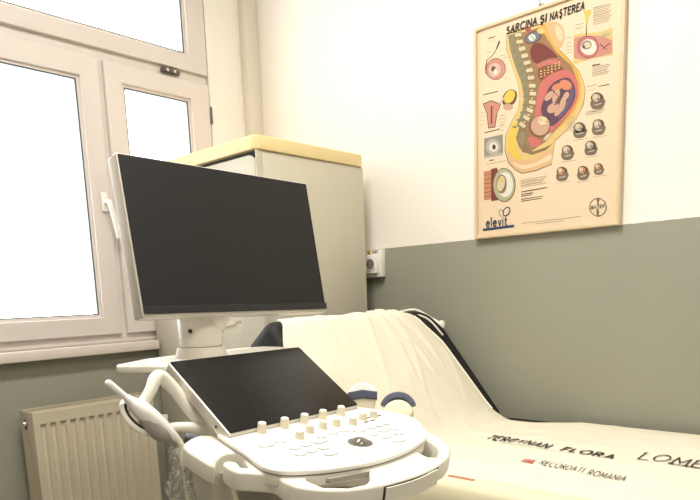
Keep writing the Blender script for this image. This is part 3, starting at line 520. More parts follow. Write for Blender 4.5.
('text',1,0,(4180,5930,4630,5900,4630,5920,4170,5950)),
('text',1,0,(4180,4730,4720,4690,4710,4710,4170,4750)),
('text',1,0,(4180,4680,4690,4650,4680,4670,4170,4700)),
('text',1,0,(4180,4630,4660,4600,4650,4620,4170,4650)),
('text',1,0,(4180,4580,4630,4550,4620,4580,4170,4600)),
('text',1,0,(4180,4530,4710,4500,4700,4520,4170,4550)),
('text',1,0,(4180,4480,4680,4460,4670,4480,4180,4500)),
('ink',1,0,(4180,4770,4420,4760,4410,4790,4170,4810)),
('text',1,0,(3620,6070,3870,6060,3860,6080,3620,6090)),
('text',1,0,(3620,5960,3860,5960,3850,5980,3620,5980)),
('ink',1,0,(4370,4140,4700,4120,4700,4150,4370,4160)),
('text',1,0,(4000,4210,4310,4210,4300,4230,4000,4230)),
('text',1,0,(4000,4100,4290,4100,4290,4120,4000,4110)),
('ink',1,0,(620,6520,880,6510,870,6540,610,6550)),
('text',1,0,(460,6430,950,6420,950,6430,450,6440)),
('text',1,0,(530,6090,730,6090,720,6110,530,6110)),
('text',1,0,(530,5970,710,5970,710,5980,530,5980)),
('text',1,0,(1060,6050,1280,6040,1280,6050,1060,6060)),
('text',1,0,(1060,5860,1270,5850,1270,5870,1060,5880)),
('text',1,0,(1060,5680,1260,5670,1250,5680,1060,5690)),
('text',1,0,(1060,5490,1240,5480,1240,5500,1060,5500)),
('text',1,0,(1060,5300,1280,5290,1270,5310,1060,5320)),
('text',1,0,(1170,5770,1360,5760,1350,5780,1170,5790)),
('text',1,0,(1170,5550,1350,5550,1340,5560,1170,5570)),
('text',1,0,(1170,5340,1340,5330,1330,5350,1170,5350)),
('text',1,0,(1170,5120,1330,5110,1320,5130,1170,5130)),
('ink',1,0,(410,4780,990,4770,980,4800,410,4810)),
('text',1,0,(290,4230,490,4220,480,4240,290,4240)),
('text',1,0,(290,4100,470,4090,470,4110,290,4110)),
('text',1,0,(290,3970,460,3960,460,3980,280,3980)),
('text',1,0,(290,3840,450,3830,450,3850,280,3850)),
('text',1,0,(1020,3980,1280,3970,1280,3990,1020,4000)),
('text',1,0,(1020,3870,1270,3860,1270,3880,1020,3890)),
('text',1,0,(1020,3760,1250,3760,1250,3770,1020,3780)),
('text',1,0,(1020,3650,1240,3650,1240,3660,1020,3670)),
('text',1,0,(1060,3680,1210,3680,1210,3700,1060,3700)),
('text',1,0,(1060,3590,1200,3590,1200,3600,1060,3600)),
('text',1,0,(1060,3490,1190,3490,1190,3510,1060,3510)),
('ink',1,0,(450,3540,1060,3550,1050,3580,440,3570)),
('ink',1,0,(640,2600,830,2590,820,2620,630,2630)),
('text',1,0,(520,2490,1290,2500,1280,2520,510,2510)),
('text',1,0,(3340,5790,3500,5770,3500,5790,3340,5810)),
('text',1,0,(3340,5640,3490,5630,3490,5650,3340,5660)),
('text',1,0,(3340,5530,3540,5510,3530,5530,3340,5550)),
('text',1,0,(3350,5440,3530,5430,3520,5440,3340,5460)),
('text',1,0,(3350,5350,3520,5340,3510,5360,3340,5370)),
('text',1,0,(3410,3430,3670,3430,3660,3450,3410,3450)),
('text',1,0,(3410,3380,3660,3380,3650,3400,3410,3400)),
('text',1,0,(3410,3320,3640,3330,3640,3340,3410,3340)),
('text',1,0,(3410,3270,3630,3270,3620,3290,3410,3290)),
('text',1,0,(3410,3220,3670,3220,3660,3240,3410,3240)),
('text',1,0,(3420,3160,3650,3160,3650,3180,3410,3180)),
('text',1,0,(3420,3110,3640,3110,3630,3130,3410,3130)),
('text',1,0,(3420,3050,3680,3060,3670,3080,3410,3070)),
('text',1,0,(4020,3480,4570,3470,4560,3490,4010,3500)),
('text',1,0,(4020,3440,4540,3430,4530,3450,4010,3460)),
('text',1,0,(4020,3390,4510,3380,4500,3400,4010,3410)),
('text',1,0,(1820,1770,2760,1780,2760,1800,1820,1790)),
('text',1,0,(1830,1710,2710,1720,2710,1740,1820,1740)),
('text',1,0,(1830,1660,2660,1670,2650,1690,1820,1680)),
('text',1,0,(1830,1600,2610,1610,2600,1640,1820,1630)),
('text',1,0,(1830,1550,2740,1560,2740,1580,1820,1570)),
('ink',1,0,(1850,1390,2770,1410,2760,1440,1840,1420)),
('ink',1,0,(1850,1310,2280,1310,2270,1340,1840,1340)),
('ink',1,0,(1850,1250,2250,1260,2250,1280,1840,1280)),
('ink',1,0,(1850,1150,2630,1160,2630,1180,1840,1180)),
('ink',1,0,(1850,1090,2590,1100,2580,1120,1840,1120)),
('text',1,0,(1850,370,3920,380,3920,400,1850,390)),
('text',1,0,(2360,300,3330,310,3330,330,2360,320)),
('navy',1,0,(380,350,1590,370,1590,280,380,260)),
('grey',1,0,(1210,810,1220,770,1220,730,1220,690,1210,670,1200,650,1170,640,1150,640,1120,650,1090,670,1060,700,1040,730,1020,770,1010,810,1000,850,1000,880,1010,910,1030,930,1050,940,1080,940,1110,930,1140,910,1160,880,1190,850)),
('paper',2,0,(1170,800,1180,770,1190,740,1190,710,1180,690,1170,680,1160,670,1140,670,1130,680,1110,700,1090,720,1070,750,1060,780,1040,810,1040,840,1040,860,1040,880,1050,900,1070,910,1080,910,1100,900,1120,880,1140,860,1160,830)),
('navy',3,0,(1420,760,1400,730,1360,700,1320,680,1280,670,1250,680,1210,690,1180,710,1160,740,1150,780,1150,820,1160,860,1180,900,1210,940,1250,960,1280,980,1320,990,1360,990,1400,970,1420,950,1440,920,1450,880,1450,840,1440,800)),
('paper',4,0,(1380,790,1360,760,1340,740,1310,720,1280,720,1260,720,1230,720,1210,740,1200,760,1200,790,1200,820,1210,850,1220,880,1240,910,1270,930,1300,940,1330,950,1350,950,1370,940,1390,930,1410,900,1410,880,1410,850,1400,820)),
('paper',5,0,(1270,600,1260,580,1250,550,1220,540,1190,530,1150,540,1120,550,1090,570,1080,600,1070,630,1080,650,1090,670,1120,690,1150,700,1190,690,1220,680,1250,660,1260,630)),
('olive',1,0,(4730,570,4720,500,4690,440,4650,380,4590,350,4530,320,4460,320,4380,340,4320,380,4260,430,4210,490,4180,560,4170,640,4180,710,4200,780,4250,830,4300,870,4370,890,4440,890,4520,870,4580,830,4640,780,4690,720,4710,650)),
('paper',2,0,(4690,580,4680,520,4660,460,4620,410,4570,380,4520,360,4460,360,4390,370,4330,410,4280,450,4240,510,4220,570,4210,630,4210,700,4240,760,4270,800,4320,840,4380,850,4440,850,4510,840,4560,810,4610,760,4650,700,4680,640)),
]
# ---------------------------------------------------------------- room
RX, RY, RZ = 4.4, -4.2, 3.0
WY0, WY1, WZ0, WZ1 = -1.86, -0.262, 1.072, 2.82            # window opening in the x=0 wall
struct(MB().box((-.2, RY - .1, -.1), (RX + .1, .1, 0)).build('floor', 'floor', None, 0))
struct(MB().box((-.2, RY - .1, RZ), (RX + .1, .1, RZ + .1)).build('ceiling', 'ceiling', None, 0))
struct(MB().box((-.2, 0, 0), (RX + .1, .1, RZ)).build('wall_back', 'wall', None, 0))
b = MB(); b.box((-.2, RY, 0), (0, 0, WZ0)).box((-.2, RY, WZ1), (0, 0, RZ)).box((-.2, RY, WZ0), (0, WY0, WZ1)).box((-.2, WY1, WZ0), (0, 0, WZ1))
struct(b.build('wall_left', 'wall', None, 0))
struct(MB().box((RX, RY, 0), (RX + .1, 0, RZ)).build('wall_right', 'wall', None, 0))
struct(MB().box((-.2, RY - .1, 0), (RX + .1, RY, RZ)).build('wall_front', 'wall', None, 0))
struct(MB().box((0, -.078, 0), (.042, 0, RZ), .006).build('trim_1', 'casing'))
for (lx, ly), p in LAMPS:
    c = struct(MB().box((lx - .15, ly - .62, 2.94), (lx + .15, ly + .62, 3.0), .006).build('trim_2', 'whitepl'))
    MB().box((lx - .13, ly - .59, 2.935), (lx + .13, ly + .59, 2.941)).build('lamp_diffuser', 'diffuser', c, 0)
# ---- window
win = bpy.data.objects.new('window_1', None); COL.objects.link(win); win.location = (0, (WY0 + WY1) / 2, WZ0); struct(win)
def yz(out, x0, x1, name, m, parent, bevel=.002):   # slab in the wall plane: outlines in (y,z), thickness along x
    return slab(name, out, x0, x1, m, parent, bevel, 0, frame_T((0, 0, 0), (0, 1, 0), (0, 0, 1)))
R = lambda y0, z0, y1, z1: [(y0, z0), (y1, z0), (y1, z1), (y0, z1)]
TZ0, TZ1 = 2.150, 2.176         # band between lower sashes and transom sash
FY0, FY1 = WY0 + .004, WY1 - .004
fz0, fz1 = WZ0 + .002, WZ1 - .004
hL = R(FY0 + .045, 1.115, -.778, TZ0 - .016); hR = R(-.748, 1.115, FY1 - .02, TZ0 - .016); hT = R(FY0 + .045, TZ1 + .01, FY1 - .02, fz1 - .05)
yz([R(FY0, fz0, FY1, fz1), hL, hR, hT], -.075, -.012, 'window_frame', 'pvc', win)
def sash(y0, z0, y1, z1, gy0, gz0, gy1, gz1, handle=None):
    s = yz([R(y0, z0, y1, z1), R(gy0 - .012, gz0 - .012, gy1 + .012, gz1 + .012)], -.06, .006, 'sash', 'pvc', win, .004)
    yz([R(gy0 - .022, gz0 - .022, gy1 + .022, gz1 + .022), R(gy0, gz0, gy1, gz1)], -.05, -.006, 'glazing_bead', 'pvc', s, .004)
    yz([R(gy0 - .004, gz0 - .004, gy1 + .004, gz1 + .004), R(gy0 + .003, gz0 + .003, gy1 - .003, gz1 - .003)], -.014, -.0075, 'gasket', 'gasket', s, 0)
    yz([R(gy0 - .003, gz0 - .003, gy1 + .003, gz1 + .003)], -.034, -.028, 'pane', 'glass', s, 0)
    return s
sl = sash(FY0 + .025, 1.106, -.775, TZ0 - .013, FY0 + .11, 1.186, -.861, 2.051)
sr = sash(-.752, 1.106, FY1 - .004, TZ0 - .013, -.667, 1.186, -.374, 2.056)
st = sash(FY0 + .025, TZ1, FY1 - .004, fz1 - .03, FY0 + .11, 2.249, -.373, 2.70)
h = MB().box((.006, -.816, 1.575), (.018, -.790, 1.648), .005, 3).build('handle', 'whitepl', sl)
MB().tube([(.016, -.803, 1.612), (.045, -.803, 1.610), (.052, -.800, 1.590), (.052, -.790, 1.545), (.050, -.778, 1.475)], [.009, .009, .010, .010, .008], 12).build('lever', 'whitepl', h)
MB().box((-.006, -.497, 2.149), (.010, -.412, 2.166), .002).build('transom_catch', 'hinge', win)
MB().box((-.006, -.480, 2.153), (.014, -.467, 2.164), .002).box((-.006, -.445, 2.153), (.014, -.433, 2.164), .002).build('catch_stud', 'chrome', win)
MB().tube([(.010, FY1 - .001, 1.98), (.010, FY1 - .001, 2.05)], .0045, 10).build('hinge_cover', 'hinge', win)
MB().box((-.012, WY0 + .002, 1.0725), (.0, WY1 - .002, 1.0738), 0).build('seal_strip', 'pvc', win)
struct(MB().box((.0005, WY0 - .03, 1.034), (.05, -.640, 1.071), .004).build('trim_3', 'sill'))
# ---------------------------------------------------------------- radiator under the window
rad = thing('panel_radiator', 'cream ribbed panel radiator on the green wall under the window', 'radiator', (.06, -.99, .15))
def radiator():
    y0, y1, z0, z1 = -1.217, -.762, .15, .864
    pitch = .0350; prof = []
    y = y0 + .006; XF = .160; prof.append((y0, XF)); prof.append((y, XF)); k = 0
    c = y0 + .030
    while c < y1 - .02:
        prof += [(c - .0105, XF), (c - .006, (XF - .008)), (c + .006, (XF - .008)), (c + .0105, XF)]; c += pitch
    prof += [(y1, XF)]
    zs = [(z0, 1), (z0 + .04, 1), (z1 - .06, 1), (z1 - .048, 1), (z1 - .040, 0), (z1, 0)]
    b = MB(); rows = []
    for z, a in zs: rows.append([Vector((XF if not a else x, yy, z)) for yy, x in prof])
    for i, (z, a) in enumerate(zs):
        if i == 3: rows[i] = [Vector((x - (.004 if x < XF - .001 else 0), yy, z)) for yy, x in prof]
    b.loft(rows, closed=False, caps=False)
    b.bm.normal_update()
    b.box((.148, y0, z1 - .004), (.1595, y1, z1), .001); b.box((.146, y0, z0), (.1505, y1, z1 - .03))
    b.build('front_panel', 'rad', rad, 30)
    MB().box((.052, y0, z0 + .01), (.058, y1, z1 - .006), .001).build('rear_panel', 'rad', rad)
    g = MB()
    g.box((.058, y0 + .002, z1 - .006), (.062, y1, z1 + .005)).box((.138, y0 + .002, z1 - .006), (.144, y1, z1 + .005))
    n = 44
    for i in range(n):
        yy = y0 + .006 + (y1 - y0 - .012) * i / (n - 1); g.box((.062, yy - .0018, z1 - .004), (.138, yy + .0018, z1 + .003))
    g.build('top_grille', 'rad', rad, 0)
    MB().box((.058, y0 + .01, z0 + .03), (.140, y1 - .01, z1 - .02)).build('convector_fins', 'radgrille', rad, 0)
    for a, bb, nm in ((y0 - .003, y0 + .0, 'side_cover'), (y1, y1 + .003, 'side_cover')):
        o = slab(nm, [[(.050, z0), (.161, z0), (.161, z1 + .004), (.050, z1 + .004)], ellipse(.090, z1 - .045, .016, .022, 20)], 0, .003, 'rad', rad, .0008, 0, frame_T((0, bb, 0), (1, 0, 0), (0, 0, 1)))
    v = MB().lathe([(0, 0), (.009, 0), (.009, .008), (.007, .012), (0, .012)], frame_T((.090, y0 - .0035, z1 - .042), (1, 0, 0), (0, 0, 1)) @ Matrix.Translation((0, 0, -.004)), 18).build('bleed_valve', 'chrome', rad)
    MB().box((.0, y0 + .08, z0 + .1), (.054, y0 + .11, z1 - .1)).box((.0, y1 - .11, z0 + .1), (.054, y1 - .08, z1 - .1)).build('wall_bracket', 'steel', rad, 0)
    MB().tube([(.10, y1 - .03, z0 + .01), (.10, y1 - .03, .0)], .008, 12).build('pipe', 'rad', rad)
radiator()
# ---------------------------------------------------------------- storage cabinet in the corner
cab = thing('storage_cabinet', 'tall cream cabinet with pale yellow top edging in the corner beside the window', 'cabinet', (.363, -.366, 0))
cx0, cx1, cy0, cy1 = .012, .720, -.632, -.098
MB().box((cx0, cy0 + .024, .02), (cx1, cy1, 1.706), .003).build('body', 'cab', cab)
b = MB().box((cx0 + .004, cy0 + .012, 1.690), (cx1 - .002, cy0 + .026, 1.7065)); b.box((cx1 - .010, cy0 + .012, .06), (cx1 - .0045, cy0 + .026, 1.70)); b.build('shadow_gap', 'gap', cab, 0)
dT = frame_T((0, cy0, 0), (1, 0, 0), (0, 0, 1))
def door_outline(x0, z0, x1, z1, r):
    return [(x0, z0), (x1, z0)] + [(x1 - r + r * math.cos(t), z1 - r + r * math.sin(t)) for t in [math.pi / 2 * k / 6 for k in range(7)]] + [(x0, z1)]
for x0, x1, r in ((cx0 + .002, .362, .004), (.366, cx1 - .010, .035)):
    d = slab('door', [door_outline(x0, .07, x1, 1.694, r)], -.012, .0, 'cab', cab, .003, 0, dT)
    hx = x1 - .03 if r < .01 else x0 + .03
    MB().tube([(hx, cy0, .98), (hx, cy0 - .028, .985), (hx, cy0 - .028, 1.095), (hx, cy0, 1.10)], .005, 10).build('handle', 'chrome', d)
b = MB(); bm = b.bm
slab('corner_post', [[(cx1 - .0045, .02), (cx1, .02), (cx1, 1.706), (cx1 - .0045, 1.706)]], -.026, .002, 'cab', cab, .001, 0, dT)
slab('top_edging', [rrect(cx0 - .004, cy0 - .008, cx1 + .006, cy1, .022)], 1.7065, 1.752, 'cabtop', cab, .004)
slab('plinth', [R(cx0, cy0 + .04, cx1 - .01, cy1 - .01)], 0, .02, 'gap', cab, 0)
# ---------------------------------------------------------------- wall socket
so = thing('wall_socket', 'white double power socket box on the wall beside the cabinet', 'socket', (.68, -.001, 1.33))
MB().box((.60, -.030, 1.290), (.742, -.001, 1.398), .003).build('back_box', 'whitepl', so)
pl = MB().box((.610, -.046, 1.304), (.727, -.030, 1.378), .005, 3).build('face_plate', 'whitepl', so)
for x in (.640, .698):
    T = frame_T((x, -.0462, 1.341), (1, 0, 0), (0, 0, 1))
    w_ = MB().lathe([(.0235, 0), (.0255, .0012), (.0255, 0.003), (.0225, .0035), (.021, .001), (.0, .001)], T, 28).build('socket_well', 'whitepl', so)
    MB().lathe([(.0, .0011), (.0205, .0011), (.0205, .0022), (0, .0022)], T, 28).build('recess', 'socketdark', w_)
    MB().lathe([(0, .002), (.0028, .002), (.0028, .003), (0, .003)], T @ Matrix.Translation((-.0095, 0, 0)), 10).lathe([(0, .002), (.0028, .002), (.0028, .003), (0, .003)], T @ Matrix.Translation((.0095, 0, 0)), 10).build('pin_hole', 'gap', w_)
T = frame_T((0, -.0304, 0), (1, 0, 0), (0, 0, 1))
lb = slab('warning_label', [R(.668, 1.381, .690, 1.3975)], 0, .0004, 'label_yellow', so, 0, 0, T); lb['label'] = 'small yellow warning label'
slab('warning_triangle', [[(.672, 1.384), (.686, 1.384), (.679, 1.395)], [(.6755, 1.3862), (.6825, 1.3862), (.679, 1.3915)]], .0004, .0008, 'ink', lb, 0, 0, T)
lb = slab('number_label', [R(.692, 1.3815, .728, 1.3975)], 0, .0004, 'label_white', so, 0, 0, T)
link('number_print', lettering('1381', .009, T @ Matrix.Translation((.695, 1.385, .0008)), .029, .22), 'ink', lb, 0)
# ---------------------------------------------------------------- poster
po = thing('framed_poster', 'framed anatomy poster of pregnancy on the white upper wall above the couch', 'poster', (1.421, -.001, 1.40))
PT = frame_T((0, 0, 0), (1, 0, 0), (0, 0, 1))      # local z points to the room (-y)
X0, X1, Z0, Z1 = 1.168, 1.674, 1.400, 2.096
slab('frame', [R(X0, Z0, X1, Z1), R(X0 + .011, Z0 + .011, X1 - .011, Z1 - .011)], .002, .022, 'frame', po, .003, 0, PT)
pr = slab('printed_sheet', [R(X0 + .009, Z0 + .009, X1 - .009, Z1 - .009)], .004, .014, 'art_paper', po, 0, 0, PT)
def art():
    bm = bmesh.new(); names = sorted(set(a[0] for a in ART)); idx = {n: i for i, n in enumerate(names)}
    me = bpy.data.meshes.new('illustration')
    for n in names: me.materials.append(M['art_' + n])
    for k, (c, l, s, q) in enumerate(ART):
        P = [Vector((q[i] / 1e4 + 1.16, q[i + 1] / 1e4 + 1.40, 0)) for i in range(0, len(q), 2)]
        if s: P = catmull(P, 4, True)
        y = -(.0142 + l * .00012 + k * 1.5e-7)
        vs = [bm.verts.new((p.x, y, p.y)) for p in P]
        try: f = bm.faces.new(vs)
        except Exception: continue
        f.normal_update()
        if f.normal.y > 0: f.normal_flip()
        f.material_index = idx[c]
    bmesh.ops.triangulate(bm, faces=bm.faces[:])
    bm.to_mesh(me); bm.free()
    return link('illustration', me, None, pr, 0)
art()
def serif_title(s, x, z, size, width):
    T = PT @ Matrix.Translation((x, z, .0162))
    return lettering(s, size, T, width, .21, .10, .20, .17)
mes = [serif_title('SARCINA', 1.2895, 2.0480, .0200, .106), serif_title('\u015eI', 1.4075, 2.0470, .0200, .020), serif_title('NA\u015eTEREA', 1.441, 2.0460, .0200, .108)]
link('title_lettering', merge(mes), 'ink', pr, 0)
link('pharmacy_lettering', merge([lettering('elevit', .0285, PT @ Matrix.Translation((1.212, 1.4385, .0162)), .080, .17)]), 'art_navy', pr, 0)
vb = [lettering('BAYER', .0092, PT @ Matrix.Translation((1.585, 1.4575, .0162)), .041, .2)]
for k, ch in enumerate('BAYER'):
    if ch != 'Y': vb.append(lettering(ch, .0078, PT @ Matrix.Translation((1.6025, 1.4775 - k * .0100, .0162)), .0058, .22))
link('roundel_lettering', merge(vb), 'art_olive', pr, 0)
MB().tube([(1.405, -.002, 2.10), (1.405, -.012, 2.103), (1.405, -.014, 2.112), (1.402, -.006, 2.118)], .0018, 8).box((1.396, -.006, 2.094), (1.414, -.001, 2.108), .001).build('hanger', 'steel', po)
# ---------------------------------------------------------------- examination couch
cou = thing('examination_couch', 'black vinyl examination couch with raised backrest along the green wall', 'couch', (1.8, -.42, 0))
CY0, CY1 = -.80, -.028
HX, HZ = 1.30, .772                              # hinge line of the backrest (top surface)
ANG = math.radians(51.5); BL = .505; U = Vector((-math.cos(ANG), 0, math.sin(ANG))); N = Vector((math.sin(ANG), 0, math.cos(ANG)))
def cushion(T, L, W, th, r, name, parent):
    return slab(name, [rrect(0, 0, L, W, r, 8)], -th, 0, 'vinyl', parent, .022, 0, T, 50)
Tb = frame_T((HX, CY1, HZ), U, (0, -1, 0))       # local x up the slope, y to the near side
Tb = Matrix(((U.x, 0, N.x, HX), (0, -1, 0, CY1), (U.z, 0, N.z, HZ), (0, 0, 0, 1)))
bw = CY1 - CY0 + .066
bo = [(.012, 0)] + [(BL - .11 + .11 * math.sin(t), .11 - .11 * math.cos(t)) for t in [math.pi / 2 * k / 8 for k in range(9)]] + [(BL - .045 + .045 * math.cos(t), bw - .045 + .045 * math.sin(t)) for t in [math.pi / 2 * k / 6 for k in range(7)]] + [(.012, bw)]
me_b = curve_mesh([bo], .15, .035); me_b.transform(Matrix.Translation((0, 0, -.075))); me_b.transform(Tb)
bm = bmesh.new(); bm.from_mesh(me_b); bmesh.ops.remove_doubles(bm, verts=bm.verts, dist=1e-5); bmesh.ops.recalc_face_normals(bm, faces=bm.faces[:]); bm.to_mesh(me_b); bm.free()
link('backrest', me_b, 'vinyl', cou, 50)
slab('seat_pad', [rrect(1.30, CY0, 2.75, CY1, .04, 6)], HZ - .09, HZ, 'vinyl', cou, .02, 0, None, 50)
MB().box((1.32, CY0 + .04, .62), (2.72, CY1 - .03, .682), .006).build('frame', 'steel', cou)
for x in (1.38, 2.66):
    for y in (CY0 + .07, CY1 - .07): MB().box((x - .02, y - .02, 0), (x + .02, y + .02, .62), .004).build('leg', 'steel', cou)
MB().tube([(1.42, -.41, .64), (1.14, -.41, .86)], .014, 10, smooth=1).build('backrest_strut', 'steel', cou)
# covering sheet : s along the length, t across
NS, NT = 150, 130
def base_pt(s, t):
    """s in metres from the top of the backrest, t 0 wall side..1 near side; returns point and normal"""
    Lb = BL - .006; y = lerp(YW(s), YN(s), t); r = .07
    if s < Lb - r:
        p = Vector((HX, y, HZ)) + U * (Lb - s); n = N.copy(); e = max(0, (.035 - s) / .035)
        p -= N * .028 * e * e; n = (N + U * 1.2 * e).normalized()
    elif s > Lb + r:
        p = Vector((HX + (s - Lb), y, HZ)); n = Vector((0, 0, 1))
    else:
        f = (s - (Lb - r)) / (2 * r)
        a = Vector((HX, y, HZ)) + U * r; c = Vector((HX + r, y, HZ)); m_ = Vector((HX, y, HZ))
        p = a * (1 - f) ** 2 + m_ * 2 * f * (1 - f) + c * f * f; n = (N * (1 - f) + Vector((0, 0, 1)) * f).normalized()
    return p, n
def lerp(a, b, t): return a + (b - a) * t
def YW(s):   # wall-side edge of the cover
    if s < .16: return lerp(-.215, -.120, (s / .16) ** .8)
    if s < .50: return lerp(-.120, -.095, (s - .16) / .34)
    return lerp(-.112, -.034, max(0, min(1, (s - .66) / .12))) if s > .56 else lerp(-.095, -.112, (s - .5) / .06)
def YN(s): return lerp(-.790, -.862, min(1, s / .14) ** .8) if s < .36 else (lerp(-.862, -.790, min(1, (s - .36) / .18)) if s < .54 else lerp(-.790, -.758, min(1, (s - .54) / .7)))
def fold(s, t, a):
    """long soft creases running down from the top wall-side corner"""
    h = 0
    for t0, sl, w_, amp, s1 in ((.10, .06, .007, .013, .26), (.125, .06, .008, -.008, .24), (.20, -.02, .007, .013, .30), (.225, -.02, .009, -.008, .28), (.27, .22, .008, .010, .34), (.36, .5, .012, .005, .40), (.60, -.5, .02, .004, .45), (.15, .55, .012, .006, .48)):
        d = (t - (t0 + sl * (s - .02))) / w_; h += amp * math.exp(-d * d) * max(0, 1 - s / s1) ** .6
    return h
sm = bmesh.new(); grid = []
STOT = BL - .006 + 1.42
for i in range(NS + 1):
    s = STOT * (i / NS) ** 1.0
    row = []
    for j in range(NT + 1):
        t = j / NT; tt = t / .86
        if tt <= 1: p, n = base_pt(s, tt); h = .007
        else:
            p, n = base_pt(s, 1.0); f = (t - .86) / .14; hang = .004
            ang = min(1, f * 2.2) * math.pi / 2 * .8 * min(1, .15 + s / .2); side = Vector((0, -1, 0)); rr = .005 if s < .4 else .007
            p = p + side * rr * math.sin(ang) - n * rr * (1 - math.cos(ang)) - n * max(0, f - .45) / .55 * hang; n = (n * math.cos(ang) + side * math.sin(ang)).normalized(); h = .007
        h += fold(s, t, 0)
        q = Vector((p.x * 2.1, p.y * 3.2, p.z * 2.1))
        h += .0055 * noise.noise(q * 1.6) + .0028 * noise.noise(q * 5 + Vector((3, 1, 7))) * (1.0)
        rdg = 1 - abs(noise.noise(Vector((s * 2.2, t * 5.0, 4.2)))) * 2; h += .0032 * max(0, rdg) ** 5
        if s > .55:
            rdg = 1 - abs(noise.noise(Vector((s * 3.0 + 9, t * 4.0 + s, 1.2)))) * 2; h += .003 * max(0, rdg) ** 6
        h = max(h, .003) if j > 3 else .004
        row.append(sm.verts.new(p + n * h))
    grid.append(row)
for a, b_ in zip(grid, grid[1:]):
    for j in range(NT): sm.faces.new((a[j], a[j + 1], b_[j + 1], b_[j]))
bmesh.ops.recalc_face_normals(sm, faces=sm.faces[:])
top_edge = [v.co.copy() for v in grid[0]]; wall_edge = [r[0].co.copy() for r in grid]; near_edge = [r[-1].co.copy() for r in grid]
sheet_me = bpy.data.meshes.new('sheet'); sm.to_mesh(sheet_me); sm.free()
def top_z(x, y):
    from mathutils.bvhtree import BVHTree
    return BV.ray_cast(Vector((x, y, 2)), Vector((0, 0, -1)))[0]
from mathutils.bvhtree import BVHTree
BV = BVHTree.FromPolygons([v.co.copy() for v in sheet_me.vertices], [tuple(p.vertices) for p in sheet_me.polygons])
md = link('couch_cover', sheet_me, 'sheet', None, 180)
tag(md, 'creased cream cotton cover with printed names spread over the examination couch', 'cover')
so_ = md.modifiers.new('thickness', 'SOLIDIFY'); so_.thickness = .0022; so_.offset = 1
MB().tube(top_edge[::4], .0045, 8, smooth=2).build('elastic_hem', 'hem', md)
MB().tube([wall_edge[i] for i in range(0, 38, 3)], .0042, 8, smooth=2).build('side_hem', 'hem', md)
# the bunched tie at the wall-side corner of the backrest
kn = MB().tube([top_edge[0] + Vector((0, 0, .004)), Vector((.975, -.125, 1.157)), Vector((1.005, -.080, 1.125)), Vector((1.035, -.050, 1.098))], [.004, .006, .009, .011], 10)
kn.tube([top_edge[0] + Vector((.0, .0, .004)), Vector((1.02, -.12, 1.128)), Vector((1.07, -.085, 1.062))], [.004, .004, .003], 10)
kn.lathe([(0, -.016), (.010, -.012), (.013, 0), (.010, .012), (0, .016)], Matrix.Translation((1.038, -.045, 1.100)), 14).build('corner_tie', 'hem', md)
def drape_text(body, p0, p1, hgt, shear, bold, m, name, serif=0.0):
    """lettering printed on the cover between ground points p0 and p1"""
    me = lettering(body, 1.0, Matrix.Identity(4), None, bold, shear, .24, serif, .12); bm = bmesh.new(); bm.from_mesh(me)
    xs = [v.co.x for v in bm.verts]; a, c = min(xs), max(xs)
    d = Vector((p1[0] - p0[0], p1[1] - p0[1])); L = d.length; d /= L; nn = Vector((-d.y, d.x))
    for v in bm.verts:
        f = (v.co.x - a) / (c - a) * L; g = v.co.y * hgt
        x = p0[0] + d.x * f + nn.x * g; y = p0[1] + d.y * f + nn.y * g
        hit = top_z(x, y); v.co = (x, y, (hit.z if hit else HZ + .01) + .0050)
    bm.to_mesh(me); bm.free()
    return link(name, me, m, md, 0)
drape_text('TERGYNAN', (1.440, -.426), (1.650, -.447), .048, -.25, .19, 'ink', 'bold_lettering')
drape_text('FLORA', (1.680, -.450), (1.836, -.467), .048, -.25, .19, 'ink', 'bold_lettering')
drape_text('RECORDATI ROMANIA', (1.708, -.618), (1.925, -.636), .030, -.25, .13, 'ink', 'small_lettering')
drape_text('LOMEXIN', (1.868, -.418), (2.118, -.437), .070, -.20, .10, 'ink', 'large_lettering', .14)
mk = bmesh.new()
def patch(x0, y0, x1, y1):
    vs = []
    for x, y in ((x0, y0), (x1, y0), (x1, y1), (x0, y1)):
        vs.append(mk.verts.new((x, y, top_z(x, y).z + .0050)))
    mk.faces.new(vs)
for i in range(4):
    for j in range(3):
        patch(1.662 + i * .0088, -.622 + j * .0105, 1.6690 + i * .0088, -.614 + j * .0105)
me = bpy.data.meshes.new('mark'); mk.to_mesh(me); mk.free(); link('red_mark', me, 'inkred', md, 0)
for pts in ([(1.955 + .18 * k / 14, -.432, 1.955 + .18 * (k + 1) / 14, -.427) for k in range(14)], [(1.52 + .22 * k / 14, -.462 - k * .001, 1.52 + .22 * (k + 1) / 14, -.459 - k * .001) for k in range(14)]):
    mk = bmesh.new()
    for a in pts: patch(*a)
    bmesh.ops.remove_doubles(mk, verts=mk.verts, dist=.002)
    me = bpy.data.meshes.new('lines'); mk.to_mesh(me); mk.free(); link('printed_underline', me, 'ink', md, 0)
# cream underlay hanging at the near side, rust cloth corner
def hang(name, x0, x1, y, z0, z1, m, label, cat, amp=.006, fr=14):
    b = MB(); rows = []; nx = 60
    prof = [(y + .075, z1), (y + .024, z1 + .0005), (y + .010, z1 - .006), (y, z1 - .018)] + [(y - .004 * k / 8, z1 - .018 - (z1 - .018 - z0) * k / 8) for k in range(1, 9)]
    for k, (yy, zz) in enumerate(prof):
        rows.append([Vector((x0 + (x1 - x0) * i / nx, yy - amp * max(0, k - 2) / 9 * (1 + math.sin(fr * i / nx * 2 + math.sin(i * .31))), zz)) for i in range(nx + 1)])
    b.loft(rows, closed=False, caps=False); o = b.build(name, m, None, 60); md_ = o.modifiers.new('thickness', 'SOLIDIFY'); md_.thickness = .002; md_.offset = 0
    return tag(o, label, cat)
hang('underlay', 1.34, 2.74, -.836, .50, .7738, 'under', 'plain cream underlay hanging down the near side of the couch below the printed cover', 'underlay')
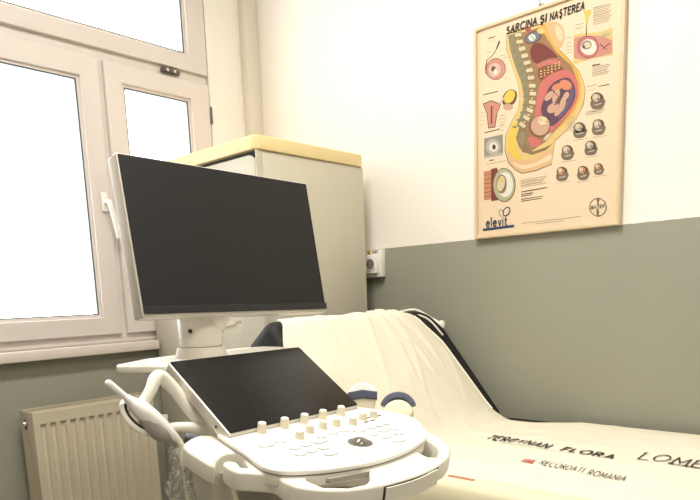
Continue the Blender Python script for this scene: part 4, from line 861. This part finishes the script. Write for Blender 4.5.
hang('folded_cloth', 1.565, 1.635, -.824, .758, .7762, 'redcloth', 'rust brown cloth corner peeking out beneath the printed cover behind the machine handle', 'cloth', .002, 5)
# ---------------------------------------------------------------- ultrasound machine
um = thing('ultrasound_machine', 'cream ultrasound machine on a pedestal with a large dark monitor and slanted touchscreen', 'ultrasound machine', (1.45, -1.25, 0))
# pedestal, mostly below the frame
MB().box((1.20, -1.44, .10), (1.78, -1.08, .19), .03, 3).build('base', 'machinegrey', um)
b = MB(); b.loft([[Vector((x, y, z)) for x, y in [(p[0] * s + 1.44, p[1] * s2 - 1.255) for p in rrect(-.15, -.11, .15, .11, .04)]] for z, s, s2 in ((.18, 1.1, 1.1), (.30, .9, .9), (.70, .85, .9), (.84, 1.15, 1.1), (.915, 1.3, 1.15))])
b.build('column', 'machinegrey', um)
for x in (1.26, 1.72):
    for y in (-1.41, -1.11):
        c = MB().lathe([(0, -.016), (.05, -.016), (.055, -.010), (.055, .010), (.05, .016), (0, .016)], frame_T((x, y, .055), (1, 0, 0), (0, 0, 1)), 24).build('caster', 'rubber', um)
        MB().box((x - .02, y - .022, .06), (x + .02, y + .022, .11), .004).build('fork', 'machinegrey', c)
# shelf / handle slab
sh = [(1.500, -1.494), (1.479, -1.474), (1.466, -1.437), (1.485, -1.405), (1.500, -1.30), (1.500, -1.12), (1.56, -1.050), (1.640, -1.040), (1.690, -1.052), (1.726, -1.062), (1.755, -1.080), (1.777, -1.104), (1.796, -1.140), (1.809, -1.190), (1.814, -1.253), (1.808, -1.324), (1.794, -1.381),
      (1.769, -1.423), (1.735, -1.450), (1.705, -1.454), (1.679, -1.450), (1.655, -1.470), (1.637, -1.487), (1.615, -1.489), (1.594, -1.483), (1.591, -1.472), (1.604, -1.463), (1.623, -1.470), (1.630, -1.461), (1.596, -1.444), (1.571, -1.440), (1.563, -1.455), (1.578, -1.484), (1.597, -1.504), (1.552, -1.502)]
h1 = [(1.705, -1.400), (1.725, -1.345), (1.755, -1.311), (1.779, -1.337), (1.787, -1.359), (1.780, -1.390), (1.757, -1.420), (1.722, -1.422)]
h2 = [(1.690, -1.100), (1.728, -1.098), (1.750, -1.110), (1.768, -1.130), (1.783, -1.160), (1.773, -1.172), (1.745, -1.166), (1.71, -1.14)]
AX = math.atan(.17); ca = math.cos(AX)
PTm = Matrix(((math.cos(AX), 0, math.sin(AX), 1.535), (0, 1, 0, 0), (-math.sin(AX), 0, math.cos(AX), .985), (0, 0, 0, 1)))   # local x down the slope, y world, z normal
def L(x, y): return ((x - 1.535) / ca, y)
TL_ = lambda P: [L(*p) for p in P]
S_ = slab('handle_shelf', [catmull_xy(TL_(sh), 3), TL_(h1), TL_(h2)], -.046, -.0125, 'machine', um, .005, 0, PTm, 50)
slab('pocket_liner', [TL_(ellipse(1.746, -1.367, .050, .062))], -.078, -.046, 'machinegrey', S_, .003, 0, PTm)
slab('pocket_liner', [TL_(ellipse(1.732, -1.140, .050, .060))], -.064, -.045, 'machine', S_, .003, 0, PTm)
# flush drawer front on the handle
def arc_strip(name, pts, z0, z1, m, parent, off, th):
    P = catmull([(x, y, 0) for x, y in TL_(pts)], 6); b = MB(); rows = []
    for i, p in enumerate(P):
        t = (P[min(i + 1, len(P) - 1)] - P[max(i - 1, 0)]).normalized(); nrm = Vector((t.y, -t.x, 0))
        if nrm.x < 0: nrm = -nrm
        a, c = p + nrm * (off - .002), p + nrm * (off + th)
        rows.append([PTm @ Vector((a.x, a.y, z0)), PTm @ Vector((c.x, c.y, z0)), PTm @ Vector((c.x, c.y, z1)), PTm @ Vector((a.x, a.y, z1))])
    b.loft(rows); return b.build(name, m, parent, 30)
arc_strip('drawer_gap', [(1.8085, -1.190), (1.8138, -1.253), (1.8125, -1.29), (1.808, -1.324), (1.8055, -1.335)], -.0445, -.0165, 'gap', S_, .0003, .0009)
arc_strip('drawer_front', [(1.8093, -1.195), (1.814, -1.253), (1.8127, -1.29), (1.8085, -1.324), (1.8063, -1.331)], -.0455, -.0180, 'machine', S_, .0015, .0022)
# raised control panel
cp = [L(1.505, -1.428), L(1.505, -1.085), L(1.535, -1.072), L(1.575, -1.046), L(1.629, -1.033), L(1.674, -1.056), L(1.709, -1.090), L(1.736, -1.134), L(1.752, -1.221), L(1.750, -1.305), L(1.730, -1.385), L(1.703, -1.437), L(1.685, -1.455), L(1.660, -1.460), L(1.607, -1.448)]
cpl = catmull_xy(cp[1:], 4, False)
outline = [cp[0]] + cpl
pnl = slab('control_panel', [outline], -.009, 0, 'machineface', um, .003, 0, PTm, 50)
slab('panel_seam', [[(x * .985 + .001, -1.25 + (y + 1.25) * .985) for x, y in outline]], -.0108, -.009, 'keyring', pnl, 0, 0, PTm)
slab('panel_skirt', [[(x * .992, -1.25 + (y + 1.25) * .992) for x, y in outline]], -.030, -.0105, 'machine', pnl, .003, 0, PTm, 50)
nm = slab('front_grip_bar', [[L(1.741, -1.388), L(1.756, -1.315), L(1.7605, -1.300), L(1.7575, -1.300), L(1.748, -1.345), L(1.735, -1.392)]], -.0215, -.0125, 'machinegrey', pnl, .0008, 0, PTm)
# knobs
def place(proto_fn, spots, name):
    first = None
    for i, (x, y) in enumerate(spots):
        z = .985 - .17 * (x - 1.535)
        if first is None:
            first = proto_fn(); o = first
        else:
            o = first.copy(); COL.objects.link(o)
            for ch in first.children:
                c = ch.copy(); COL.objects.link(c); c.parent = o
        o.parent = pnl; o.location = Vector((x, y, z)) - wloc(pnl)
    return first
RM = Matrix(((math.cos(AX), 0, math.sin(AX), 0), (0, 1, 0, 0), (-math.sin(AX), 0, math.cos(AX), 0), (0, 0, 0, 1)))
def knob(r, h):
    def f():
        me = MB().lathe([(0, 0), (r * 1.12, 0), (r * 1.12, .0015), (r, .002), (r * .92, h - .002), (r * .86, h)], RM, 24).me()
        o = link('knob', me, 'knob'); me2 = MB().lathe([(0, h - .0005), (r * .9, h - .0005), (r * .88, h + .001), (r * .7, h + .002), (0, h + .0015)], RM, 24).me(); c = link('knob_cap', me2, 'knobtop'); c.parent = o
        return o
    return f
place(knob(.0084, .0175), [(1.541, -1.358), (1.543, -1.305), (1.545, -1.256), (1.546, -1.207), (1.547, -1.156)], 'knob')
place(knob(.0084, .0135), [(1.602, -1.323), (1.588, -1.284), (1.586, -1.247), (1.588, -1.213), (1.600, -1.179), (1.590, -1.138), (1.592, -1.107)], 'knob')
def button(rx, ry):
    def f():
        b = MB(); T = RM @ Matrix.Diagonal((1, ry / rx, 1, 1))
        b.lathe([(0, 0), (rx, 0), (rx, .0018), (rx * .86, .0026), (rx * .4, .0018), (0, .0016)], T, 24); o = link('button', b.me(), 'key')
        c = link('button_gap', MB().lathe([(rx * .99, -.0002), (rx * 1.10, -.0002), (rx * 1.10, .0005), (rx * .99, .0005)], T, 24).me(), 'keyring'); c.parent = o
        return o
    return f
place(button(.0072, .0105), [(1.597, -1.362), (1.634, -1.364), (1.634, -1.337), (1.618, -1.282), (1.615, -1.250), (1.618, -1.222), (1.661, -1.376), (1.660, -1.350), (1.661, -1.322), (1.634, -1.163), (1.634, -1.139), (1.634, -1.115), (1.660, -1.158), (1.662, -1.132), (1.687, -1.146), (1.662, -1.190), (1.686, -1.182)], 'button')
place(button(.0082, .0145), [(1.597, -1.394), (1.635, -1.303), (1.633, -1.196), (1.687, -1.330), (1.711, -1.176)], 'button')
def thin():
    b = MB().box((-.0018, -.006, 0), (.0018, .006, .0012), 0, T=RM); return link('small_key', b.me(), 'keyring')
place(thin, [(1.606, -1.146), (1.606, -1.126), (1.590, -1.122), (1.592, -1.088)], 'small_key')
# trackball with ring keys
tb = (1.684, -1.254); tz = .985 - .17 * (tb[0] - 1.535)
TT = Matrix.Translation((tb[0], tb[1], tz)) @ RM
MB().lathe([(.0185, 0), (.0285, 0), (.0285, .0012), (.025, .003), (.021, .0035), (.0185, .002)], TT, 40).build('trackball_ring', 'machine', pnl, 40)
MB().lathe([(.0205, .0032), (.0225, .0036), (.0225, .0041), (.0205, .0038)], TT, 40).build('trackball_gap', 'keyring', pnl, 40)
MB().lathe([(.0195 * math.cos(t), .0195 * math.sin(t) - .006) for t in [math.radians(a) for a in range(-10, 91, 7)]] + [(0, .0135)], TT, 36).build('trackball', 'ball', pnl, 60)
for k in range(8):
    a0 = k * 45 + 4; a1 = a0 + 37; r0, r1 = .034, .052
    pts = [(r1 * math.cos(math.radians(a0 + (a1 - a0) * i / 6)), r1 * 1.06 * math.sin(math.radians(a0 + (a1 - a0) * i / 6))) for i in range(7)] + [(r0 * math.cos(math.radians(a1 - (a1 - a0) * i / 6)), r0 * math.sin(math.radians(a1 - (a1 - a0) * i / 6))) for i in range(7)]
    kk = slab('ring_key', [pts], 0, .0014, 'key', pnl, .0004, 0, TT)
# touchscreen
TH = math.radians(34.2); TO = Vector((1.538, -1.256, .992)); TU = Vector((-math.cos(TH), 0, math.sin(TH)))
Tt = frame_T(TO, (0, 1, 0), TU)
ts = slab('touchscreen_housing', [rrect(-.170, 0, .170, .214, .006)], -.026, -.0015, 'silver', um, .003, 0, Tt)
slab('touch_glass', [rrect(-.167, .003, .167, .211, .004)], -.003, .0, 'touch', ts, .0006, 0, Tt)
MB().lathe([(0, 0), (.0025, 0), (.0025, .001), (0, .001)], frame_T((1.50, -1.4262, 1.0015), (1, 0, 0), (0, 0, 1)), 10).build('side_screw', 'gap', ts)
def xz(name, prof, y0, y1, m_, bev):
    return slab(name, [prof], y0, y1, m_, um, bev, 0, Matrix(((1, 0, 0, 0), (0, 0, 1, 0), (0, 1, 0, 0), (0, 0, 0, 1))), 50)
xz('touchscreen_support', [(1.525, .976), (1.535, .960), (1.48, .945), (1.425, .957), (1.415, .990), (1.428, 1.036)], -1.405, -1.105, 'machine', .005)
xz('touchscreen_hinge', [(1.352, 1.090), (1.43, 1.030), (1.43, .95), (1.30, .93), (1.25, 1.00), (1.25, 1.088)], -1.265, -1.105, 'machine', .006)
MB().box((1.30, -1.375, .885), (1.50, -1.12, .962), .02, 3).build('neck_cover', 'machinedark', um)
# rear deck
dk = [(1.250, -1.4665), (1.243, -1.467), (1.215, -1.45), (1.165, -1.36), (1.14, -1.24), (1.145, -1.08), (1.17, -1.03), (1.25, -1.02), (1.325, -1.04), (1.345, -1.09), (1.345, -1.40), (1.335, -1.425), (1.295, -1.448)]
slab('rear_deck', [dk], 1.088, 1.1025, 'machine', um, .003, 0, None, 50)
# loop handle with probe ring on the left
MB().tube([(1.430, -1.395, .985), (1.415, -1.418, 1.020), (1.400, -1.440, 1.062), (1.395, -1.462, 1.088), (1.400, -1.478, 1.086), (1.405, -1.492, 1.068), (1.405, -1.508, 1.050), (1.402, -1.528, 1.040)], [.012, .0105, .0108, .0118, .0118, .0105, .010, .010], 14, 1.1).build('loop_arm', 'machine', um, 60)
MB().tube([(1.445, -1.385, .978), (1.425, -1.420, .990), (1.410, -1.442, .994), (1.402, -1.460, .996), (1.400, -1.466, 1.006), (1.400, -1.466, 1.020)], [.012, .010, .009, .008, .006, .0055], 14, 1.1).build('hook_arm', 'machine', um, 60)
# probe (axis from tip to tail)
def W3(y, z, x=1.40): return Vector((x, y, z))
tip, tail = W3(-1.5685, 1.093, 1.40), W3(-1.462, .978, 1.43)
ax = (tail - tip).normalized()
rv = (Vector((.80, .35, -.45)) - ax * Vector((.80, .35, -.45)).dot(ax)).normalized()
back = ax.cross(Vector((1, 0, 0))).normalized(); back = back if back.y < 0 else -back
rc = tip + ax * .082 + back * .006 + Vector((-.012, 0, -.004))
def ringpts(a, c): return [rc + ax * a * math.cos(t) + (back * .85 + Vector((.45, 0, 0))).normalized() * c * math.sin(t) for t in [2 * math.pi * k / 20 for k in range(21)]]
prb = MB().tube(ringpts(.036, .0245), .0033, 12, 1.6, smooth=3, caps=False).build('probe_ring', 'machine', um, 60)
MB().tube(ringpts(.0335, .0205), .0040, 12, 1.5, smooth=3, caps=False).build('ring_liner', 'machinedark', prb, 60)
pb = thing('cavity_probe', 'white wand shaped ultrasound probe in the ring holder left of the console', 'probe', tuple(tip))
def P_(d, o=0): return tip + ax * d + Vector((0, 0, -1)) * o
MB().tube([P_(-.002), P_(.002), P_(.010), P_(.040), P_(.056), P_(.062)], [.003, .0062, .0064, .0056, .0066, .010], 18, smooth=3).build('shaft', 'probewhite', pb, 60)
MB().tube([P_(.040), P_(.052), P_(.066), P_(.082), P_(.102), P_(.122), P_(.138), P_(.152), P_(.160)], [.0066, .0095, .0150, .0175, .0170, .0140, .0112, .0085, .0062], 20, .95, smooth=4).build('handle', 'probewhite', pb, 60)
MB().tube([P_(.074, .006), P_(.086, .008), P_(.104, .012), P_(.122, .0135), P_(.138, .008), P_(.148, .004)], [.008, .0150, .0175, .0160, .0105, .004], 18, smooth=4).build('thumb_grip', 'probegrey', pb, 60)
MB().box((-.003, -.0015, 0), (.003, .0015, .0006), T=frame_T(P_(.082) + Vector((.0115, -.009, .006)), ax, (Vector((.75, -.5, .4)).cross(ax)))).build('marker', 'gap', pb, 0)
t0 = P_(.156)
MB().tube([t0, t0 + Vector((.004, .008, -.016)), Vector((1.44, -1.460, .930)), Vector((1.442, -1.457, .880)), Vector((1.45, -1.462, .80)), Vector((1.44, -1.46, .66)), Vector((1.42, -1.44, .45)), Vector((1.36, -1.425, .34)), Vector((1.33, -1.37, .30))], [.0062, .0056, .0050, .0048, .0048, .0048, .0048, .0048, .0048], 12).build('cable', 'cable', pb, 60)
# clear sleeve around the cable
fm = MB(); rows = []
for i in range(26):
    f = i / 25; z = .968 - .20 * f; r0 = .013 + .010 * min(1, f * 3); c = Vector((1.436 + .01 * f, -1.466 + .003 * f, z)); row = []
    for k in range(22):
        a = 2 * math.pi * k / 22; r = r0 * (1 + .45 * noise.noise(Vector((math.cos(a) * 1.7, math.sin(a) * 1.7, f * 6.5))) + .15 * math.sin(5 * a + f * 15))
        row.append(c + Vector((math.cos(a) * r * .8, math.sin(a) * r, 0)))
    rows.append(row)
fm.loft(rows, caps=False); tag(fm.build('plastic_sleeve', 'film', None, 25), 'crumpled clear plastic sleeve hanging around the cable below the wand shaped probe', 'plastic sleeve')
# gel cup under the shelf, thin hose
MB().lathe([(.0, .80), (.028, .80), (.032, .812), (.036, .905), (.0385, .910), (.0385, .940), (0, .940)], Matrix.Translation((1.535, -1.458, 0)), 32).build('gel_cup', 'probegrey2', um)
MB().tube([(1.595, -1.468, .94), (1.605, -1.476, .918), (1.615, -1.478, .896), (1.618, -1.478, .884)], .0042, 10).build('hose_stub', 'cable', um)
# monitor post and monitor
PX, PY = 1.25, -1.272
pst = MB().lathe([(0, 1.10), (.0555, 1.10), (.0550, 1.106), (.0505, 1.1225), (.0485, 1.1235), (.0485, 1.1245), (.0445, 1.125), (.0445, 1.185), (.041, 1.192), (0, 1.192)], Matrix.Translation((PX, PY, 0)), 40).build('monitor_post', 'post', um, 30)
MB().lathe([(.0446, 1.1238), (.0458, 1.1238), (.0458, 1.1256), (.0446, 1.1256)], Matrix.Translation((PX, PY, 0)), 40).build('post_seam', 'gap', pst)
dd = Vector((.50, -.866, 0)).normalized()
MB().lathe([(0, .043), (.0048, .0447), (.0048, .0453), (0, .0453)], frame_T((PX, PY, 1.160), dd.cross(Vector((0, 0, 1))), (0, 0, 1)) @ Matrix.Scale(-1, 4, (0, 0, 1)) if dd.cross(Vector((0, 0, 1))).cross(Vector((0, 0, 1))).dot(dd) < 0 else frame_T((PX, PY, 1.160), dd.cross(Vector((0, 0, 1))), (0, 0, 1)), 14).build('screw_hole', 'gap', pst)
MB().tube([(PX + .022, PY + .044, 1.158), (PX + .030, PY + .068, 1.160), (PX + .034, PY + .074, 1.168), (PX + .036, PY + .084, 1.170)], [.008, .007, .006, .007], 12).build('locking_lever', 'knobtop', pst)
MB().tube([(PX + .0, PY + .01, 1.165), (PX + .015, PY + .03, 1.20), (PX + .02, PY + .05, 1.24), (PX + .015, PY + .063, 1.30)], [.038, .038, .034, .03], 24).build('tilt_neck', 'post', pst, 60)
MT = math.radians(10.4); MU = Vector((-math.sin(MT), 0, math.cos(MT))); MO = Vector((1.320, -1.200, 1.195))
Tm = frame_T(MO, (0, 1, 0), MU) @ Matrix.Translation((-.24, 0, 0)) @ Matrix.Rotation(math.radians(-1.2), 4, 'Z') @ Matrix.Translation((.243, .003, 0))
mn = slab('monitor', [rrect(-.247, -.004, .247, .309, .004)], -.034, -.0012, 'silver', um, .002, 0, Tm)
slab('screen', [rrect(-.2435, .006, .2435, .3065, .002)], -.002, .0006, 'screen', mn, .0004, 0, Tm)
slab('screen_lip', [rrect(-.2440, .003, .2455, .0175, .001)], -.001, .0036, 'lip', mn, .001, 0, Tm)
slab('back_shell', [rrect(-.17, .05, .17, .25, .03)], -.060, -.033, 'machine', mn, .01, 0, Tm)
# ---------------------------------------------------------------- curved probes on the right side
def convex(loc, yaw, tilt, label, flip, sc=1.0):
    t = thing('convex_probe', label, 'probe', loc, None)
    T = Matrix.Translation(loc) @ Matrix.Rotation(yaw, 4, 'Z') @ Matrix.Rotation(tilt, 4, 'X') @ Matrix.Scale(sc, 4)
    def ext(out, w, nm, m, bev): return slab(nm, [out], -w / 2, w / 2, m, t, bev, 0, T @ Matrix(((1, 0, 0, 0), (0, 0, 1, 0), (0, 1, 0, 0), (0, 0, 0, 1))), 60)
    A_ = lambda r, a0, a1, cy=0, n=16, ex=1: [(r * ex * math.sin(math.radians(a0 + (a1 - a0) * i / n)), cy + r * math.cos(math.radians(a0 + (a1 - a0) * i / n))) for i in range(n + 1)]
    if not flip:   # head seen with white dome over blue band
        ext(A_(.030, -62, 62, -.004) + [(.0255, -.001), (-.0255, -.001)], .024, 'lens', 'probewhite', .005)
        ext([(-.0278, .008), (0, .013), (.0278, .008), (.0268, -.007), (0, -.0035), (-.0268, -.007)], .0265, 'band', 'slate', .002)
        ext([(-.0252, .000), (.0252, .000), (.0225, -.020), (.015, -.040), (-.015, -.040), (-.0225, -.020)], .020, 'grip', 'probecream', .004)
    else:          # blue arch over a cream face
        ext(A_(.032, -72, 72, -.006) + A_(.0225, 66, -66, -.008), .024, 'band', 'slate', .002)
        ext(A_(.0238, -90, 90, -.012, 16, 1.12) + [(.018, -.03), (-.018, -.03)], .0275, 'face', 'probecream', .006)
        ext([(-.014, -.02), (.014, -.02), (.012, -.045), (-.012, -.045)], .018, 'grip', 'probecream', .003)
    return t
cy = math.radians(38)
convex((1.492, -1.024, .998), math.radians(40), math.radians(-12), 'curved ultrasound probe with white dome above a blue band beside the touchscreen', False, 1.18)
convex((1.590, -1.022, .982), math.radians(34), math.radians(-22), 'curved ultrasound probe with arched blue edge and cream face right of the control panel', True, 1.22)
for (x, y) in ((1.492, -1.020), (1.590, -1.012)):
    MB().lathe([(.024, .90), (.029, .90), (.032, .952), (.029, .954), (.027, .948), (.024, .905)], Matrix.Translation((x, y, 0)), 24).build('probe_holder', 'machine', um, 50)
